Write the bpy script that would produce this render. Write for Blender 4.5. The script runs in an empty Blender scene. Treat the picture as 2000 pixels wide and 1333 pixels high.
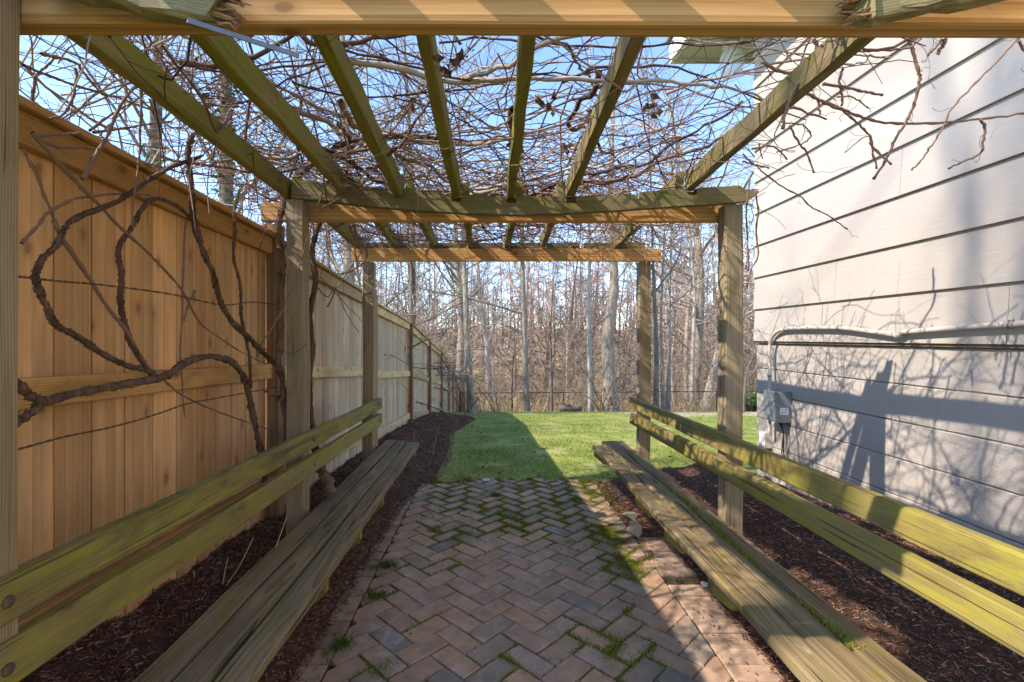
import bpy, math, random
import numpy as np
from mathutils import Vector, Matrix

random.seed(7)
rng = np.random.default_rng(11)
scene = bpy.context.scene
col = scene.collection

# ------------------------------------------------------------------ camera, sky, sun, exposure
EYE, FPX, VX, VY = 1.28, 950.0, 963.0, 660.0
cd = bpy.data.cameras.new('camera')
cam = bpy.data.objects.new('camera', cd)
col.objects.link(cam)
cam.location = (0, 0, EYE)
cam.rotation_euler = (math.radians(90), 0, 0)
cd.sensor_width = 36.0
cd.lens = 36.0 * FPX / 2000.0
cd.shift_x = (1000 - VX) / 2000.0
cd.shift_y = -(666.5 - VY) / 2000.0
cd.clip_start, cd.clip_end = 0.02, 3000
scene.camera = cam

SUNDIR = Vector((1.0, 0.326, -0.94)).normalized()      # the way the light travels
elev = math.asin(-SUNDIR.z)
world = bpy.data.worlds.new('World')
scene.world = world
world.use_nodes = True
wn = world.node_tree.nodes
sky = wn.new('ShaderNodeTexSky')
sky.sky_type = 'NISHITA'
sky.sun_disc = False
sky.sun_elevation = elev
sky.sun_rotation = math.atan2(-SUNDIR.x, -SUNDIR.y)
sky.altitude = 50
sky.air_density = 0.8
sky.dust_density = 0.0
sky.ozone_density = 2.6
bg = wn['Background']
bg.inputs[1].default_value = 0.15
world.node_tree.links.new(sky.outputs[0], bg.inputs[0])
sl = bpy.data.lights.new('sun', 'SUN')
sl.energy = 2.7
sl.angle = math.radians(0.53)
sl.color = (1.0, 0.91, 0.79)
sun = bpy.data.objects.new('sun', sl)
col.objects.link(sun)
sun.rotation_euler = SUNDIR.to_track_quat('-Z', 'Y').to_euler()
sun.location = (-20, -8, 20)
scene.view_settings.view_transform = 'Standard'
scene.view_settings.look = 'None'
scene.view_settings.exposure = 1.82
scene.view_settings.gamma = 1.0
scene.render.engine = 'CYCLES'
scene.cycles.max_bounces = 6
scene.cycles.diffuse_bounces = 4
scene.cycles.transparent_max_bounces = 8

# ------------------------------------------------------------------ helpers
W = {}

def px(x, y, Y):                      # photograph pixel at a known distance -> point
    return np.array([(x - VX) * Y / FPX, Y, EYE - (y - VY) * Y / FPX])

def pX(x, y, X):                      # photograph pixel on the plane X = const
    Y = X * FPX / (x - VX)
    return np.array([X, Y, EYE - (y - VY) * Y / FPX])

def tag(o, label=None, cat=None, group=None, kind=None):
    if label: o['label'] = label
    if cat: o['category'] = cat
    if group: o['group'] = group
    if kind: o['kind'] = kind
    return o

def empty(name, loc, label=None, cat=None, group=None):
    o = bpy.data.objects.new(name, None)
    col.objects.link(o)
    o.location = loc
    o.empty_display_size = 0.1
    W[o] = Matrix.Translation(Vector(loc))
    return tag(o, label, cat, group)

def add(name, me, mat=None, parent=None, mw=None):
    o = bpy.data.objects.new(name, me)
    col.objects.link(o)
    mw = mw if mw is not None else Matrix()
    W[o] = mw
    if parent is not None:
        o.parent = parent
        o.matrix_local = W[parent].inverted() @ mw
    else:
        o.matrix_local = mw
    if mat is not None and len(me.materials) == 0:
        me.materials.append(mat)
    return o

def mesh_np(V, F, smooth=False, name='mesh'):
    V = np.asarray(V, dtype=np.float32).reshape(-1, 3)
    F = np.asarray(F, dtype=np.int32)
    k = F.shape[1]
    me = bpy.data.meshes.new(name)
    me.vertices.add(len(V))
    me.vertices.foreach_set('co', V.ravel())
    me.loops.add(F.size)
    me.loops.foreach_set('vertex_index', F.ravel())
    me.polygons.add(len(F))
    me.polygons.foreach_set('loop_start', np.arange(0, F.size, k, dtype=np.int32))
    me.polygons.foreach_set('use_smooth', np.full(len(F), smooth, dtype=bool))
    me.update(calc_edges=True)
    return me

def mesh_py(V, F, smooth=False, name='mesh'):
    me = bpy.data.meshes.new(name)
    me.from_pydata([tuple(map(float, v)) for v in V], [], F)
    if smooth:
        me.polygons.foreach_set('use_smooth', np.ones(len(me.polygons), dtype=bool))
    me.update()
    return me

def frame_mw(a, b, up=(0, 0, 1)):
    a, b, up = Vector(a), Vector(b), Vector(up)
    x = (b - a).normalized()
    y = up.cross(x).normalized()
    z = x.cross(y)
    m = Matrix((x, y, z)).transposed().to_4x4()
    m.translation = a
    return m

def bar_mesh(L, w, h, c=0.004, nseg=6, jit=0.0012, bend=None, seed=0, endj=0.0):
    """a sawn timber: chamfered section swept along local X with slight unevenness"""
    r = np.random.default_rng(seed)
    hw, hh = w / 2, h / 2
    sec = np.array([(-hw + c, -hh), (hw - c, -hh), (hw, -hh + c), (hw, hh - c),
                    (hw - c, hh), (-hw + c, hh), (-hw, hh - c), (-hw, -hh + c)])
    V = []
    for i in range(nseg + 1):
        t = i / nseg
        s = sec + r.normal(0, jit, sec.shape) + r.normal(0, jit, (1, 2))
        x = np.full(8, t * L)
        if i in (0, nseg):
            x = x + r.uniform(-endj, endj, 8)
        d = bend(t) if bend else (0, 0)
        V.append(np.column_stack([x, s[:, 0] + d[0], s[:, 1] + d[1]]))
    V = np.concatenate(V)
    F = []
    for i in range(nseg):
        for k in range(8):
            a, b = i * 8 + k, i * 8 + (k + 1) % 8
            F.append((a, b, b + 8, a + 8))
    F.append(tuple(range(7, -1, -1)))
    F.append(tuple(range(nseg * 8, nseg * 8 + 8)))
    return mesh_py(V, F)

_seed = [0]
def bar(name, a, b, w, h, mat, parent, up=(0, 0, 1), **kw):
    _seed[0] += 1
    L = (Vector(b) - Vector(a)).length
    return add(name, bar_mesh(L, w, h, seed=_seed[0], **kw), mat, parent, frame_mw(a, b, up))

def chamfer_box(lx, ly, lz, c=0.004, jit=0.0, seed=0):
    """box centred in x, y, standing on z = 0, with chamfered edges"""
    r = np.random.default_rng(seed)
    V, idx = [], {}
    for sx in (-1, 1):
        for sy in (-1, 1):
            for sz in (0, 1):
                j = r.normal(0, jit, 3) if jit else np.zeros(3)
                for ax in range(3):
                    p = np.array([sx * lx / 2, sy * ly / 2, sz * lz])
                    q = p.copy()
                    for o in range(3):
                        if o != ax:
                            q[o] -= c * (1 if (sx, sy, sz * 2 - 1)[o] > 0 else -1)
                    idx[(sx, sy, sz, ax)] = len(V)
                    V.append(q + j)
    F = []
    S = (-1, 1)
    Z = (0, 1)
    for sx in S:
        f = [idx[(sx, y, z, 0)] for y, z in ((-1, 0), (1, 0), (1, 1), (-1, 1))]
        F.append(f if sx > 0 else f[::-1])
    for sy in S:
        f = [idx[(x, sy, z, 1)] for x, z in ((-1, 0), (1, 0), (1, 1), (-1, 1))]
        F.append(f[::-1] if sy > 0 else f)
    for sz in Z:
        f = [idx[(x, y, sz, 2)] for x, y in ((-1, -1), (1, -1), (1, 1), (-1, 1))]
        F.append(f if sz > 0 else f[::-1])
    for y in S:
        for z in Z:
            F.append([idx[(-1, y, z, 1)], idx[(1, y, z, 1)], idx[(1, y, z, 2)], idx[(-1, y, z, 2)]])
    for x in S:
        for z in Z:
            F.append([idx[(x, -1, z, 0)], idx[(x, 1, z, 0)], idx[(x, 1, z, 2)], idx[(x, -1, z, 2)]])
    for x in S:
        for y in S:
            F.append([idx[(x, y, 0, 0)], idx[(x, y, 1, 0)], idx[(x, y, 1, 1)], idx[(x, y, 0, 1)]])
            for z in Z:
                F.append([idx[(x, y, z, 0)], idx[(x, y, z, 1)], idx[(x, y, z, 2)]])
    return mesh_py(V, F)

def prism_mesh(poly, d, axis='Y'):
    """polygon in (x, z) extruded by d along +Y"""
    n = len(poly)
    V = [(p[0], 0, p[1]) for p in poly] + [(p[0], d, p[1]) for p in poly]
    F = [tuple(range(n)), tuple(range(2 * n - 1, n - 1, -1))]
    for i in range(n):
        j = (i + 1) % n
        F.append((i, i + n, j + n, j))
    return mesh_py(V, F)

def tubes_vf(paths, sides=5, rough=0.0, cap=False):
    """paths: list of (points Nx3, radii N) -> vertices and quads of tapered tubes"""
    Vs, Fs, base = [], [], 0
    ang = np.linspace(0, 2 * np.pi, sides, endpoint=False)
    ca, sa = np.cos(ang), np.sin(ang)
    groups = {}
    for P, R in paths:
        groups.setdefault(len(P), []).append((P, R))
    for n, g in groups.items():
        P = np.stack([np.asarray(p, float) for p, _ in g])
        R = np.stack([np.broadcast_to(np.asarray(r, float), (n,)) for _, r in g])
        m = len(g)
        T = np.empty_like(P)
        T[:, 1:-1] = P[:, 2:] - P[:, :-2]
        T[:, 0] = P[:, 1] - P[:, 0]
        T[:, -1] = P[:, -1] - P[:, -2]
        T /= np.linalg.norm(T, axis=2)[..., None] + 1e-9
        ref = np.eye(3)[np.argmin(np.abs(T.mean(1)), axis=1)]
        U = np.cross(T, ref[:, None, :])
        U /= np.linalg.norm(U, axis=2)[..., None] + 1e-9
        B_ = np.cross(T, U)
        rr = R[..., None] * (1 + (rng.normal(0, rough, (m, n, sides)) if rough else 0))
        V = P[:, :, None, :] + rr[..., None] * (ca[None, None, :, None] * U[:, :, None, :] + sa[None, None, :, None] * B_[:, :, None, :])
        Vs.append(V.reshape(-1, 3))
        o = (np.arange(m) * n * sides)[:, None, None]
        i = (np.arange(n - 1) * sides)[None, :, None]
        k = np.arange(sides)[None, None, :]
        k2 = (k + 1) % sides
        q = np.stack([o + i + k, o + i + k2, o + i + sides + k2, o + i + sides + k], -1).reshape(-1, 4) + base
        Fs.append(q)
        e = (n - 1) * sides
        if cap and sides == 4:
            c = np.array([[3, 2, 1, 0], [e, e + 1, e + 2, e + 3]])
        elif cap and sides == 6:
            c = np.array([[3, 2, 1, 0], [5, 4, 3, 0], [e, e + 1, e + 2, e + 3], [e, e + 3, e + 4, e + 5]])
        else:
            c = None
        if c is not None:
            Fs.append((c[None] + np.arange(m)[:, None, None] * n * sides).reshape(-1, 4) + base)
        base += m * n * sides
    return np.concatenate(Vs), np.concatenate(Fs)

def tubes(paths, sides=5, smooth=True, rough=0.0, cap=False):
    V, F = tubes_vf(paths, sides, rough, cap)
    return mesh_np(V, F, smooth)

def spline(pts, n, jitter=0.0):
    """Catmull-Rom through pts"""
    P = np.asarray(pts, float)
    P = np.vstack([2 * P[0] - P[1], P, 2 * P[-1] - P[-2]])
    m = len(P) - 3
    t = np.linspace(0, m, n)
    i = np.clip(t.astype(int), 0, m - 1)
    u = (t - i)[:, None]
    p0, p1, p2, p3 = P[i], P[i + 1], P[i + 2], P[i + 3]
    C = 0.5 * ((2 * p1) + (-p0 + p2) * u + (2 * p0 - 5 * p1 + 4 * p2 - p3) * u ** 2 + (-p0 + 3 * p1 - 3 * p2 + p3) * u ** 3)
    if jitter:
        C = C + rng.normal(0, jitter, C.shape)
    return C

def sstep(x, a, b):
    t = np.clip((np.asarray(x, float) - a) / (b - a), 0, 1)
    return t * t * (3 - 2 * t)

def vnoise(x, y, s=1.0, seed=0):
    """smooth value noise, -1..1"""
    r = np.random.default_rng(1000 + seed)
    tab = r.uniform(-1, 1, (256, 256))
    x, y = np.asarray(x, float) * s + 37.3, np.asarray(y, float) * s + 91.7
    xi, yi = np.floor(x).astype(int), np.floor(y).astype(int)
    fx, fy = x - xi, y - yi
    fx, fy = fx * fx * (3 - 2 * fx), fy * fy * (3 - 2 * fy)
    g = lambda a, b: tab[a % 256, b % 256]
    return (g(xi, yi) * (1 - fx) + g(xi + 1, yi) * fx) * (1 - fy) + (g(xi, yi + 1) * (1 - fx) + g(xi + 1, yi + 1) * fx) * fy

# ------------------------------------------------------------------ materials
class NT:
    def __init__(self, name):
        self.m = bpy.data.materials.new(name)
        self.m.use_nodes = True
        self.t = self.m.node_tree
        self.p = self.t.nodes['Principled BSDF']
        self.p.inputs['Specular IOR Level'].default_value = 0.25
    def n(self, typ, props=None, **ins):
        nd = self.t.nodes.new('ShaderNode' + typ)
        for k, v in (props or {}).items():
            setattr(nd, k, v)
        for k, v in ins.items():
            s = nd.inputs[int(k[1:])] if k[0] == 'i' and k[1:].isdigit() else nd.inputs[k.replace('_', ' ')]
            self.set(s, v)
        return nd
    def set(self, s, v):
        if isinstance(v, bpy.types.NodeSocket):
            self.t.links.new(v, s)
        elif isinstance(v, bpy.types.Node):
            self.t.links.new(v.outputs[0], s)
        elif isinstance(v, (tuple, list)) and s.type == 'RGBA' and len(v) == 3:
            s.default_value = (*v, 1)
        else:
            s.default_value = v
    def ramp(self, fac, stops, interp='LINEAR'):
        nd = self.t.nodes.new('ShaderNodeValToRGB')
        nd.color_ramp.interpolation = interp
        e = nd.color_ramp.elements
        while len(e) < len(stops):
            e.new(0.5)
        for el, (p, c) in zip(e, stops):
            el.position = p
            el.color = (*c, 1) if isinstance(c, (tuple, list)) else (c, c, c, 1)
        self.set(nd.inputs[0], fac)
        return nd.outputs[0]
    def math(self, op, a, b=0.0, clamp=False):
        nd = self.n('Math', {'operation': op, 'use_clamp': clamp})
        self.set(nd.inputs[0], a)
        self.set(nd.inputs[1], b)
        return nd.outputs[0]
    def mix(self, fac, a, b, mode='MIX'):
        nd = self.t.nodes.new('ShaderNodeMix')
        nd.data_type = 'RGBA'
        nd.blend_type = mode
        self.set(nd.inputs[0], fac)
        self.set(nd.inputs[6], a)
        self.set(nd.inputs[7], b)
        return nd.outputs[2]
    def vec(self, v, scale, off=None):
        nd = self.n('VectorMath', {'operation': 'MULTIPLY'})
        self.set(nd.inputs[0], v)
        nd.inputs[1].default_value = scale
        out = nd.outputs[0]
        if off is not None:
            a = self.n('VectorMath', {'operation': 'ADD'})
            self.set(a.inputs[0], out)
            self.set(a.inputs[1], off)
            out = a.outputs[0]
        return out
    def noise(self, v, scale=1.0, detail=3.0, rough=0.55, dist=0.0):
        nd = self.n('TexNoise', None, Scale=scale, Detail=detail, Roughness=rough, Distortion=dist)
        self.set(nd.inputs['Vector'], v)
        return nd.outputs[0]
    def bump(self, h, strength=0.3, dist=0.01, normal=None):
        nd = self.n('Bump', None, Strength=strength, Distance=dist)
        self.set(nd.inputs['Height'], h)
        if normal is not None:
            self.set(nd.inputs['Normal'], normal)
        self.t.links.new(nd.outputs[0], self.p.inputs['Normal'])
        return nd.outputs[0]
    def out(self, color, rough=0.8):
        self.set(self.p.inputs['Base Color'], color)
        self.set(self.p.inputs['Roughness'], rough)
        return self.m

def wood(name, dark, light, algae=None, algae_amt=0.0, algae_col2=None, grey=None, grey_amt=0.0, ring=55.0,
         ring_mix=0.55, checks=0.0, knots=0.5, bump=0.25, var=0.25, lichen=0.0, dist=2.4, squash=0.06):
    k = NT(name)
    tc = k.n('TexCoord').outputs['Object']
    rnd = k.n('ObjectInfo').outputs['Random']
    off = k.n('CombineXYZ', None, X=k.math('MULTIPLY', rnd, 61.0), Y=k.math('MULTIPLY', k.math('SUBTRACT', rnd, 0.5), 0.12),
              Z=k.math('ADD', k.math('MULTIPLY', rnd, 0.16), 0.05)).outputs[0]
    off2 = k.n('CombineXYZ', None, X=k.math('MULTIPLY', rnd, 91.0), Y=k.math('MULTIPLY', rnd, 47.0), Z=k.math('MULTIPLY', rnd, 29.0)).outputs[0]
    rv = k.vec(tc, (squash, 1, 1), off)
    wv = k.n('TexWave', {'wave_type': 'RINGS', 'rings_direction': 'X', 'wave_profile': 'SAW'}, Vector=rv, Scale=ring,
             Distortion=dist, Detail=2.0, Detail_Scale=0.12)
    fine = k.noise(k.vec(tc, (4, 260, 260), off2), 1.0, 3, 0.6)
    streak = k.noise(k.vec(tc, (1.2, 45, 45), off2), 1.0, 3, 0.6)
    broad = k.noise(k.vec(tc, (2.0, 6, 6), off2), 1.0, 3, 0.55)
    f = k.math('ADD', k.math('MULTIPLY', wv.outputs['Fac'], ring_mix), k.math('MULTIPLY', streak, 1.0 - ring_mix))
    f = k.math('ADD', f, k.math('MULTIPLY', k.math('SUBTRACT', fine, 0.5), 0.85), True)
    c = k.ramp(f, [(0.1, light), (0.55, tuple(0.5 * (a + b) for a, b in zip(dark, light))), (0.95, dark)])
    b1 = k.ramp(broad, [(0.25, 1 - var), (0.75, 1 + var * 0.3)])
    c = k.mix(1.0, c, b1, 'MULTIPLY')
    pr = k.math('ADD', k.math('MULTIPLY', rnd, 0.50), 0.72)
    c = k.mix(1.0, c, k.n('CombineColor', None, Red=pr, Green=pr, Blue=pr).outputs[0], 'MULTIPLY')
    if knots:
        sx = k.n('SeparateXYZ', None, Vector=tc).outputs
        kv = k.n('CombineXYZ', None, X=k.math('ADD', k.math('MULTIPLY', sx[0], 4.5), k.math('MULTIPLY', rnd, 53.0)),
                 Y=k.math('ADD', k.math('MULTIPLY', k.math('ADD', sx[1], sx[2]), 8.0), k.math('MULTIPLY', rnd, 31.0))).outputs[0]
        vo = k.n('TexVoronoi', {'voronoi_dimensions': '2D'}, Vector=kv, Scale=1.0, Randomness=1.0)
        sel = k.math('GREATER_THAN', k.n('SeparateColor', None, Color=vo.outputs['Color']).outputs[0], 1.0 - 0.45 * knots)
        kd = k.ramp(vo.outputs['Distance'], [(0.0, 1.0), (0.07, 0.9), (0.10, 0.35), (0.16, 0.2), (0.20, 0.0)])
        kf = k.math('MULTIPLY', kd, sel)
        c = k.mix(k.math('MULTIPLY', kf, 0.8), c, tuple(d * 0.38 for d in dark))
    if grey is not None:
        g = k.ramp(k.noise(k.vec(tc, (1.1, 5, 5), off2), 1.3, 4, 0.6), [(0.5 - 0.3 * grey_amt, 0.0), (0.75 - 0.3 * grey_amt, 1.0)])
        gc = k.mix(f, grey, tuple(v * 0.45 for v in grey))
        c = k.mix(k.math('MULTIPLY', g, min(1.0, 0.5 + grey_amt * 0.5)), c, gc)
    if algae is not None:
        an = k.noise(k.vec(tc, (5.0, 16, 16), off2), 1.0, 6, 0.7, 0.5)
        a = k.ramp(an, [(0.62 - 0.42 * algae_amt, 0.0), (0.86 - 0.42 * algae_amt, 1.0)])
        ac = k.mix(fine, algae, algae_col2 or tuple(v * 0.5 for v in algae))
        a = k.math('MULTIPLY', a, k.math('ADD', 0.45, k.math('MULTIPLY', streak, 0.85)), True)
        c = k.mix(a, c, ac)
    if lichen:
        ln = k.ramp(k.noise(k.vec(tc, (22, 22, 22), off2), 1.0, 4, 0.7), [(0.66, 0.0), (0.72, 1.0)])
        c = k.mix(k.math('MULTIPLY', ln, lichen), c, (0.32, 0.33, 0.22))
    c = k.mix(1.0, c, (1.12, 1.0, 0.80), 'MULTIPLY')
    h = k.math('ADD', k.math('MULTIPLY', fine, 0.5), k.math('MULTIPLY', f, -0.6))
    if checks:
        cn = k.ramp(k.noise(k.vec(tc, (1.3, 85, 85), off2), 1.0, 2, 0.5), [(0.64, 0.0), (0.69, 1.0)])
        c = k.mix(k.math('MULTIPLY', cn, checks), c, tuple(v * 0.22 for v in dark))
        h = k.math('SUBTRACT', h, k.math('MULTIPLY', cn, 1.5))
    k.bump(h, bump * 1.3, 0.004)
    return k.out(c, 0.82)

GREEN, GREEN2 = (0.205, 0.215, 0.020), (0.085, 0.105, 0.016)
M_new = wood('new_lumber', (0.34, 0.165, 0.062), (0.62, 0.40, 0.195), knots=0.6, var=0.18, bump=0.15, ring=16, ring_mix=0.6, dist=5.0, squash=0.12)
M_fence_new = wood('fence_pine', (0.58, 0.315, 0.155), (0.80, 0.50, 0.285), knots=0.75, var=0.28, bump=0.25, ring=22, ring_mix=0.45,
                   grey=(0.46, 0.33, 0.21), grey_amt=0.15)
M_fence_old = wood('fence_weathered', (0.33, 0.215, 0.14), (0.70, 0.555, 0.44), knots=0.8, var=0.4, bump=0.3, ring=22, ring_mix=0.45,
                   grey=(0.54, 0.455, 0.385), grey_amt=0.5)
M_fence_rail = wood('fence_rail_pine', (0.36, 0.175, 0.065), (0.62, 0.38, 0.17), algae=(0.25, 0.22, 0.08), algae_amt=0.3, knots=0.5, ring=40)
M_fence_rail_old = wood('fence_rail_weathered', (0.34, 0.24, 0.14), (0.60, 0.48, 0.32), algae=(0.30, 0.29, 0.13), algae_amt=0.2, knots=0.5, ring=40)
M_fence_post = wood('fence_post_wood', (0.16, 0.08, 0.042), (0.36, 0.21, 0.115), knots=0.3, grey=(0.28, 0.23, 0.18), grey_amt=0.35, checks=0.4)
M_post = wood('pergola_post_wood', (0.12, 0.085, 0.05), (0.30, 0.23, 0.14), algae=(0.21, 0.19, 0.055), algae_amt=0.24,
              algae_col2=(0.10, 0.10, 0.03), grey=(0.36, 0.30, 0.235), grey_amt=0.75, checks=0.6, knots=0.2)
M_rafter = wood('rafter_wood', (0.11, 0.08, 0.04), (0.32, 0.24, 0.125), algae=(0.27, 0.275, 0.03), algae_amt=0.72,
                algae_col2=(0.10, 0.12, 0.02), checks=0.35, knots=0.2)
M_rafter_b = wood('rafter_wood_bare', (0.11, 0.08, 0.045), (0.30, 0.235, 0.15), algae=(0.16, 0.165, 0.035), algae_amt=0.5,
                  algae_col2=(0.08, 0.085, 0.02), checks=0.5, knots=0.2, grey=(0.30, 0.25, 0.18), grey_amt=0.4)
M_oldbeam = wood('old_beam_wood', (0.09, 0.075, 0.04), (0.26, 0.22, 0.13), algae=(0.16, 0.16, 0.03), algae_amt=0.42,
                 algae_col2=(0.07, 0.085, 0.02), checks=0.55, knots=0.15, grey=(0.28, 0.25, 0.19), grey_amt=0.4)
M_back = wood('backrest_wood', (0.085, 0.065, 0.028), (0.28, 0.225, 0.10), algae=(0.31, 0.295, 0.052), algae_amt=0.56, grey=(0.29, 0.245, 0.16), grey_amt=0.3,
              algae_col2=(0.15, 0.15, 0.030), checks=0.6, knots=0.4, bump=0.4, lichen=0.25, var=0.4)
M_seat = wood('seat_wood', (0.055, 0.038, 0.020), (0.245, 0.185, 0.105), algae=(0.20, 0.18, 0.035), algae_amt=0.30,
              algae_col2=(0.09, 0.085, 0.022), checks=0.9, knots=0.35, bump=0.6, lichen=0.6, grey=(0.30, 0.245, 0.165), grey_amt=0.4, var=0.45)

def simple(name, c1, c2, scale=8.0, rough=0.8, bump=0.2, dist=0.01, bscale=None, metal=0.0, vscale=(1, 1, 1), island=None):
    k = NT(name)
    tc = k.n('TexCoord').outputs['Object']
    n = k.noise(k.vec(tc, vscale), scale, 5, 0.6)
    c = k.ramp(n, [(0.3, c1), (0.7, c2)])
    if island:
        ri = k.n('NewGeometry').outputs['Random Per Island']
        c2_ = k.ramp(ri, island)
        c = k.mix(1.0, c, c2_, 'MULTIPLY')
    k.p.inputs['Metallic'].default_value = metal
    if bump:
        k.bump(k.noise(k.vec(tc, vscale), bscale or scale * 4, 4, 0.6), bump, dist)
    return k.out(c, rough)

def island_mat(name, stops, rough=0.8, transl=0.0, spec=0.2):
    k = NT(name)
    ri = k.n('NewGeometry').outputs['Random Per Island']
    c = k.ramp(ri, stops)
    k.p.inputs['Specular IOR Level'].default_value = spec
    m = k.out(c, rough)
    if transl:
        tr = k.n('BsdfTranslucent', None, Color=c)
        mx = k.n('MixShader', None, Fac=transl)
        k.t.links.new(k.p.outputs[0], mx.inputs[1])
        k.t.links.new(tr.outputs[0], mx.inputs[2])
        k.t.links.new(mx.outputs[0], k.t.nodes['Material Output'].inputs[0])
    return m

def brick_mat():
    k = NT('paver_brick')
    tc = k.n('TexCoord').outputs['Object']
    rnd = k.n('ObjectInfo').outputs['Random']
    c = k.ramp(rnd, [(0.0, (0.275, 0.195, 0.155)), (0.25, (0.235, 0.18, 0.155)), (0.42, (0.32, 0.215, 0.155)), (0.6, (0.22, 0.175, 0.155)),
                     (0.75, (0.265, 0.185, 0.145)), (0.88, (0.19, 0.16, 0.148)), (1.0, (0.15, 0.135, 0.13))])
    off = k.n('CombineXYZ', None, X=k.math('MULTIPLY', rnd, 71.0), Y=k.math('MULTIPLY', rnd, 43.0)).outputs[0]
    v = k.vec(tc, (1, 1, 1), off)
    n1 = k.noise(v, 9, 5, 0.65)
    c = k.mix(1.0, c, k.ramp(n1, [(0.3, (1.02, 0.88, 0.68)), (0.7, (1.75, 1.50, 1.18))]), 'MULTIPLY')
    sp = k.noise(v, 230, 3, 0.7)
    c = k.mix(1.0, c, k.ramp(sp, [(0.3, 0.82), (0.75, 1.15)]), 'MULTIPLY')
    pale = k.ramp(k.noise(v, 6, 6, 0.75, 0.8), [(0.52, 0.0), (0.72, 0.6)])
    c = k.mix(pale, c, (0.50, 0.42, 0.36))
    dk = k.ramp(k.noise(v, 16, 4, 0.7), [(0.64, 0.0), (0.74, 0.45)])
    c = k.mix(dk, c, (0.07, 0.055, 0.045))
    al = k.ramp(k.noise(k.n('NewGeometry').outputs['Position'], 2.2, 4, 0.65), [(0.58, 0.0), (0.72, 0.35)])
    c = k.mix(al, c, (0.12, 0.13, 0.055))
    k.bump(k.math('ADD', k.math('MULTIPLY', sp, 0.6), n1), 0.35, 0.003)
    return k.out(c, 0.85)
M_brick = brick_mat()

def border_mat():
    k = NT('border_brick')
    tc = k.n('TexCoord').outputs['Object']
    rnd = k.n('ObjectInfo').outputs['Random']
    c = k.ramp(rnd, [(0.0, (0.40, 0.26, 0.175)), (0.4, (0.39, 0.265, 0.185)), (0.7, (0.33, 0.225, 0.165)), (1.0, (0.28, 0.185, 0.135))])
    off = k.n('CombineXYZ', None, X=k.math('MULTIPLY', rnd, 71.0), Y=k.math('MULTIPLY', rnd, 43.0)).outputs[0]
    v = k.vec(tc, (1, 1, 1), off)
    n1 = k.noise(v, 10, 5, 0.65)
    c = k.mix(1.0, c, k.ramp(n1, [(0.3, 0.7), (0.7, 1.2)]), 'MULTIPLY')
    dirt = k.ramp(k.noise(v, 14, 5, 0.7), [(0.56, 0.0), (0.70, 0.7)])
    c = k.mix(dirt, c, (0.10, 0.07, 0.05))
    al = k.ramp(k.noise(k.n('NewGeometry').outputs['Position'], 3.0, 4, 0.65), [(0.56, 0.0), (0.72, 0.4)])
    c = k.mix(al, c, (0.17, 0.16, 0.06))
    k.bump(k.noise(v, 120, 4, 0.7), 0.4, 0.003)
    return k.out(c, 0.88)
M_border = border_mat()

M_joint = simple('joint_sand', (0.035, 0.028, 0.018), (0.085, 0.066, 0.042), 30, 0.95, 0.5)
M_mulch = simple('mulch_soil', (0.035, 0.019, 0.013), (0.10, 0.055, 0.037), 24, 0.95, 0.8, 0.02, 60)
M_chip = island_mat('mulch_chips', [(0, (0.050, 0.022, 0.013)), (0.4, (0.125, 0.056, 0.033)), (0.75, (0.21, 0.10, 0.06)), (1, (0.38, 0.22, 0.14))], 0.85)
M_moss = island_mat('moss_green', [(0, (0.08, 0.10, 0.009)), (0.5, (0.19, 0.205, 0.017)), (1, (0.33, 0.30, 0.035))], 0.9, 0.15)
def grass_mat():
    k = NT('grass_blades')
    ri = k.n('NewGeometry').outputs['Random Per Island']
    pos = k.n('NewGeometry').outputs['Position']
    c = k.ramp(ri, [(0, (0.09, 0.165, 0.016)), (0.45, (0.175, 0.27, 0.028)), (0.8, (0.28, 0.355, 0.05)), (0.92, (0.32, 0.30, 0.12)), (1, (0.45, 0.38, 0.21))])
    d = k.ramp(ri, [(0, (0.13, 0.15, 0.04)), (0.5, (0.27, 0.26, 0.10)), (1, (0.46, 0.38, 0.22))])
    f = k.ramp(k.noise(pos, 1.5, 5, 0.65), [(0.44, 0.0), (0.68, 0.75)])
    c = k.mix(f, c, d)
    m = k.out(c, 0.6)
    tr = k.n('BsdfTranslucent', None, Color=c)
    mx = k.n('MixShader', None, Fac=0.3)
    k.t.links.new(k.p.outputs[0], mx.inputs[1])
    k.t.links.new(tr.outputs[0], mx.inputs[2])
    k.t.links.new(mx.outputs[0], k.t.nodes['Material Output'].inputs[0])
    return m
M_grass = grass_mat()
M_weed = island_mat('weed_leaves', [(0, (0.05, 0.085, 0.015)), (1, (0.12, 0.17, 0.03))], 0.7, 0.2)
M_cane = island_mat('vine_cane_bark', [(0, (0.075, 0.038, 0.027)), (0.35, (0.15, 0.08, 0.056)), (0.65, (0.24, 0.14, 0.098)), (0.85, (0.36, 0.25, 0.185)), (1, (0.46, 0.38, 0.31))], 0.7)
M_vine = simple('vine_trunk_bark', (0.065, 0.038, 0.026), (0.23, 0.135, 0.088), 6, 0.9, 0.9, 0.008, 22, vscale=(6, 6, 1.6))
M_deadleaf = island_mat('dried_leaf_brown', [(0, (0.07, 0.035, 0.02)), (0.6, (0.17, 0.085, 0.05)), (1, (0.33, 0.21, 0.13))], 0.85, 0.25)
M_bark = simple('grey_bark', (0.15, 0.115, 0.085), (0.40, 0.325, 0.25), 5, 0.9, 1.0, 0.04, 14, vscale=(2.5, 2.5, 0.7))
M_bark_pale = simple('pale_bark', (0.25, 0.21, 0.17), (0.50, 0.44, 0.365), 5, 0.9, 0.8, 0.03, 14, vscale=(2, 2, 0.8))
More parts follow.
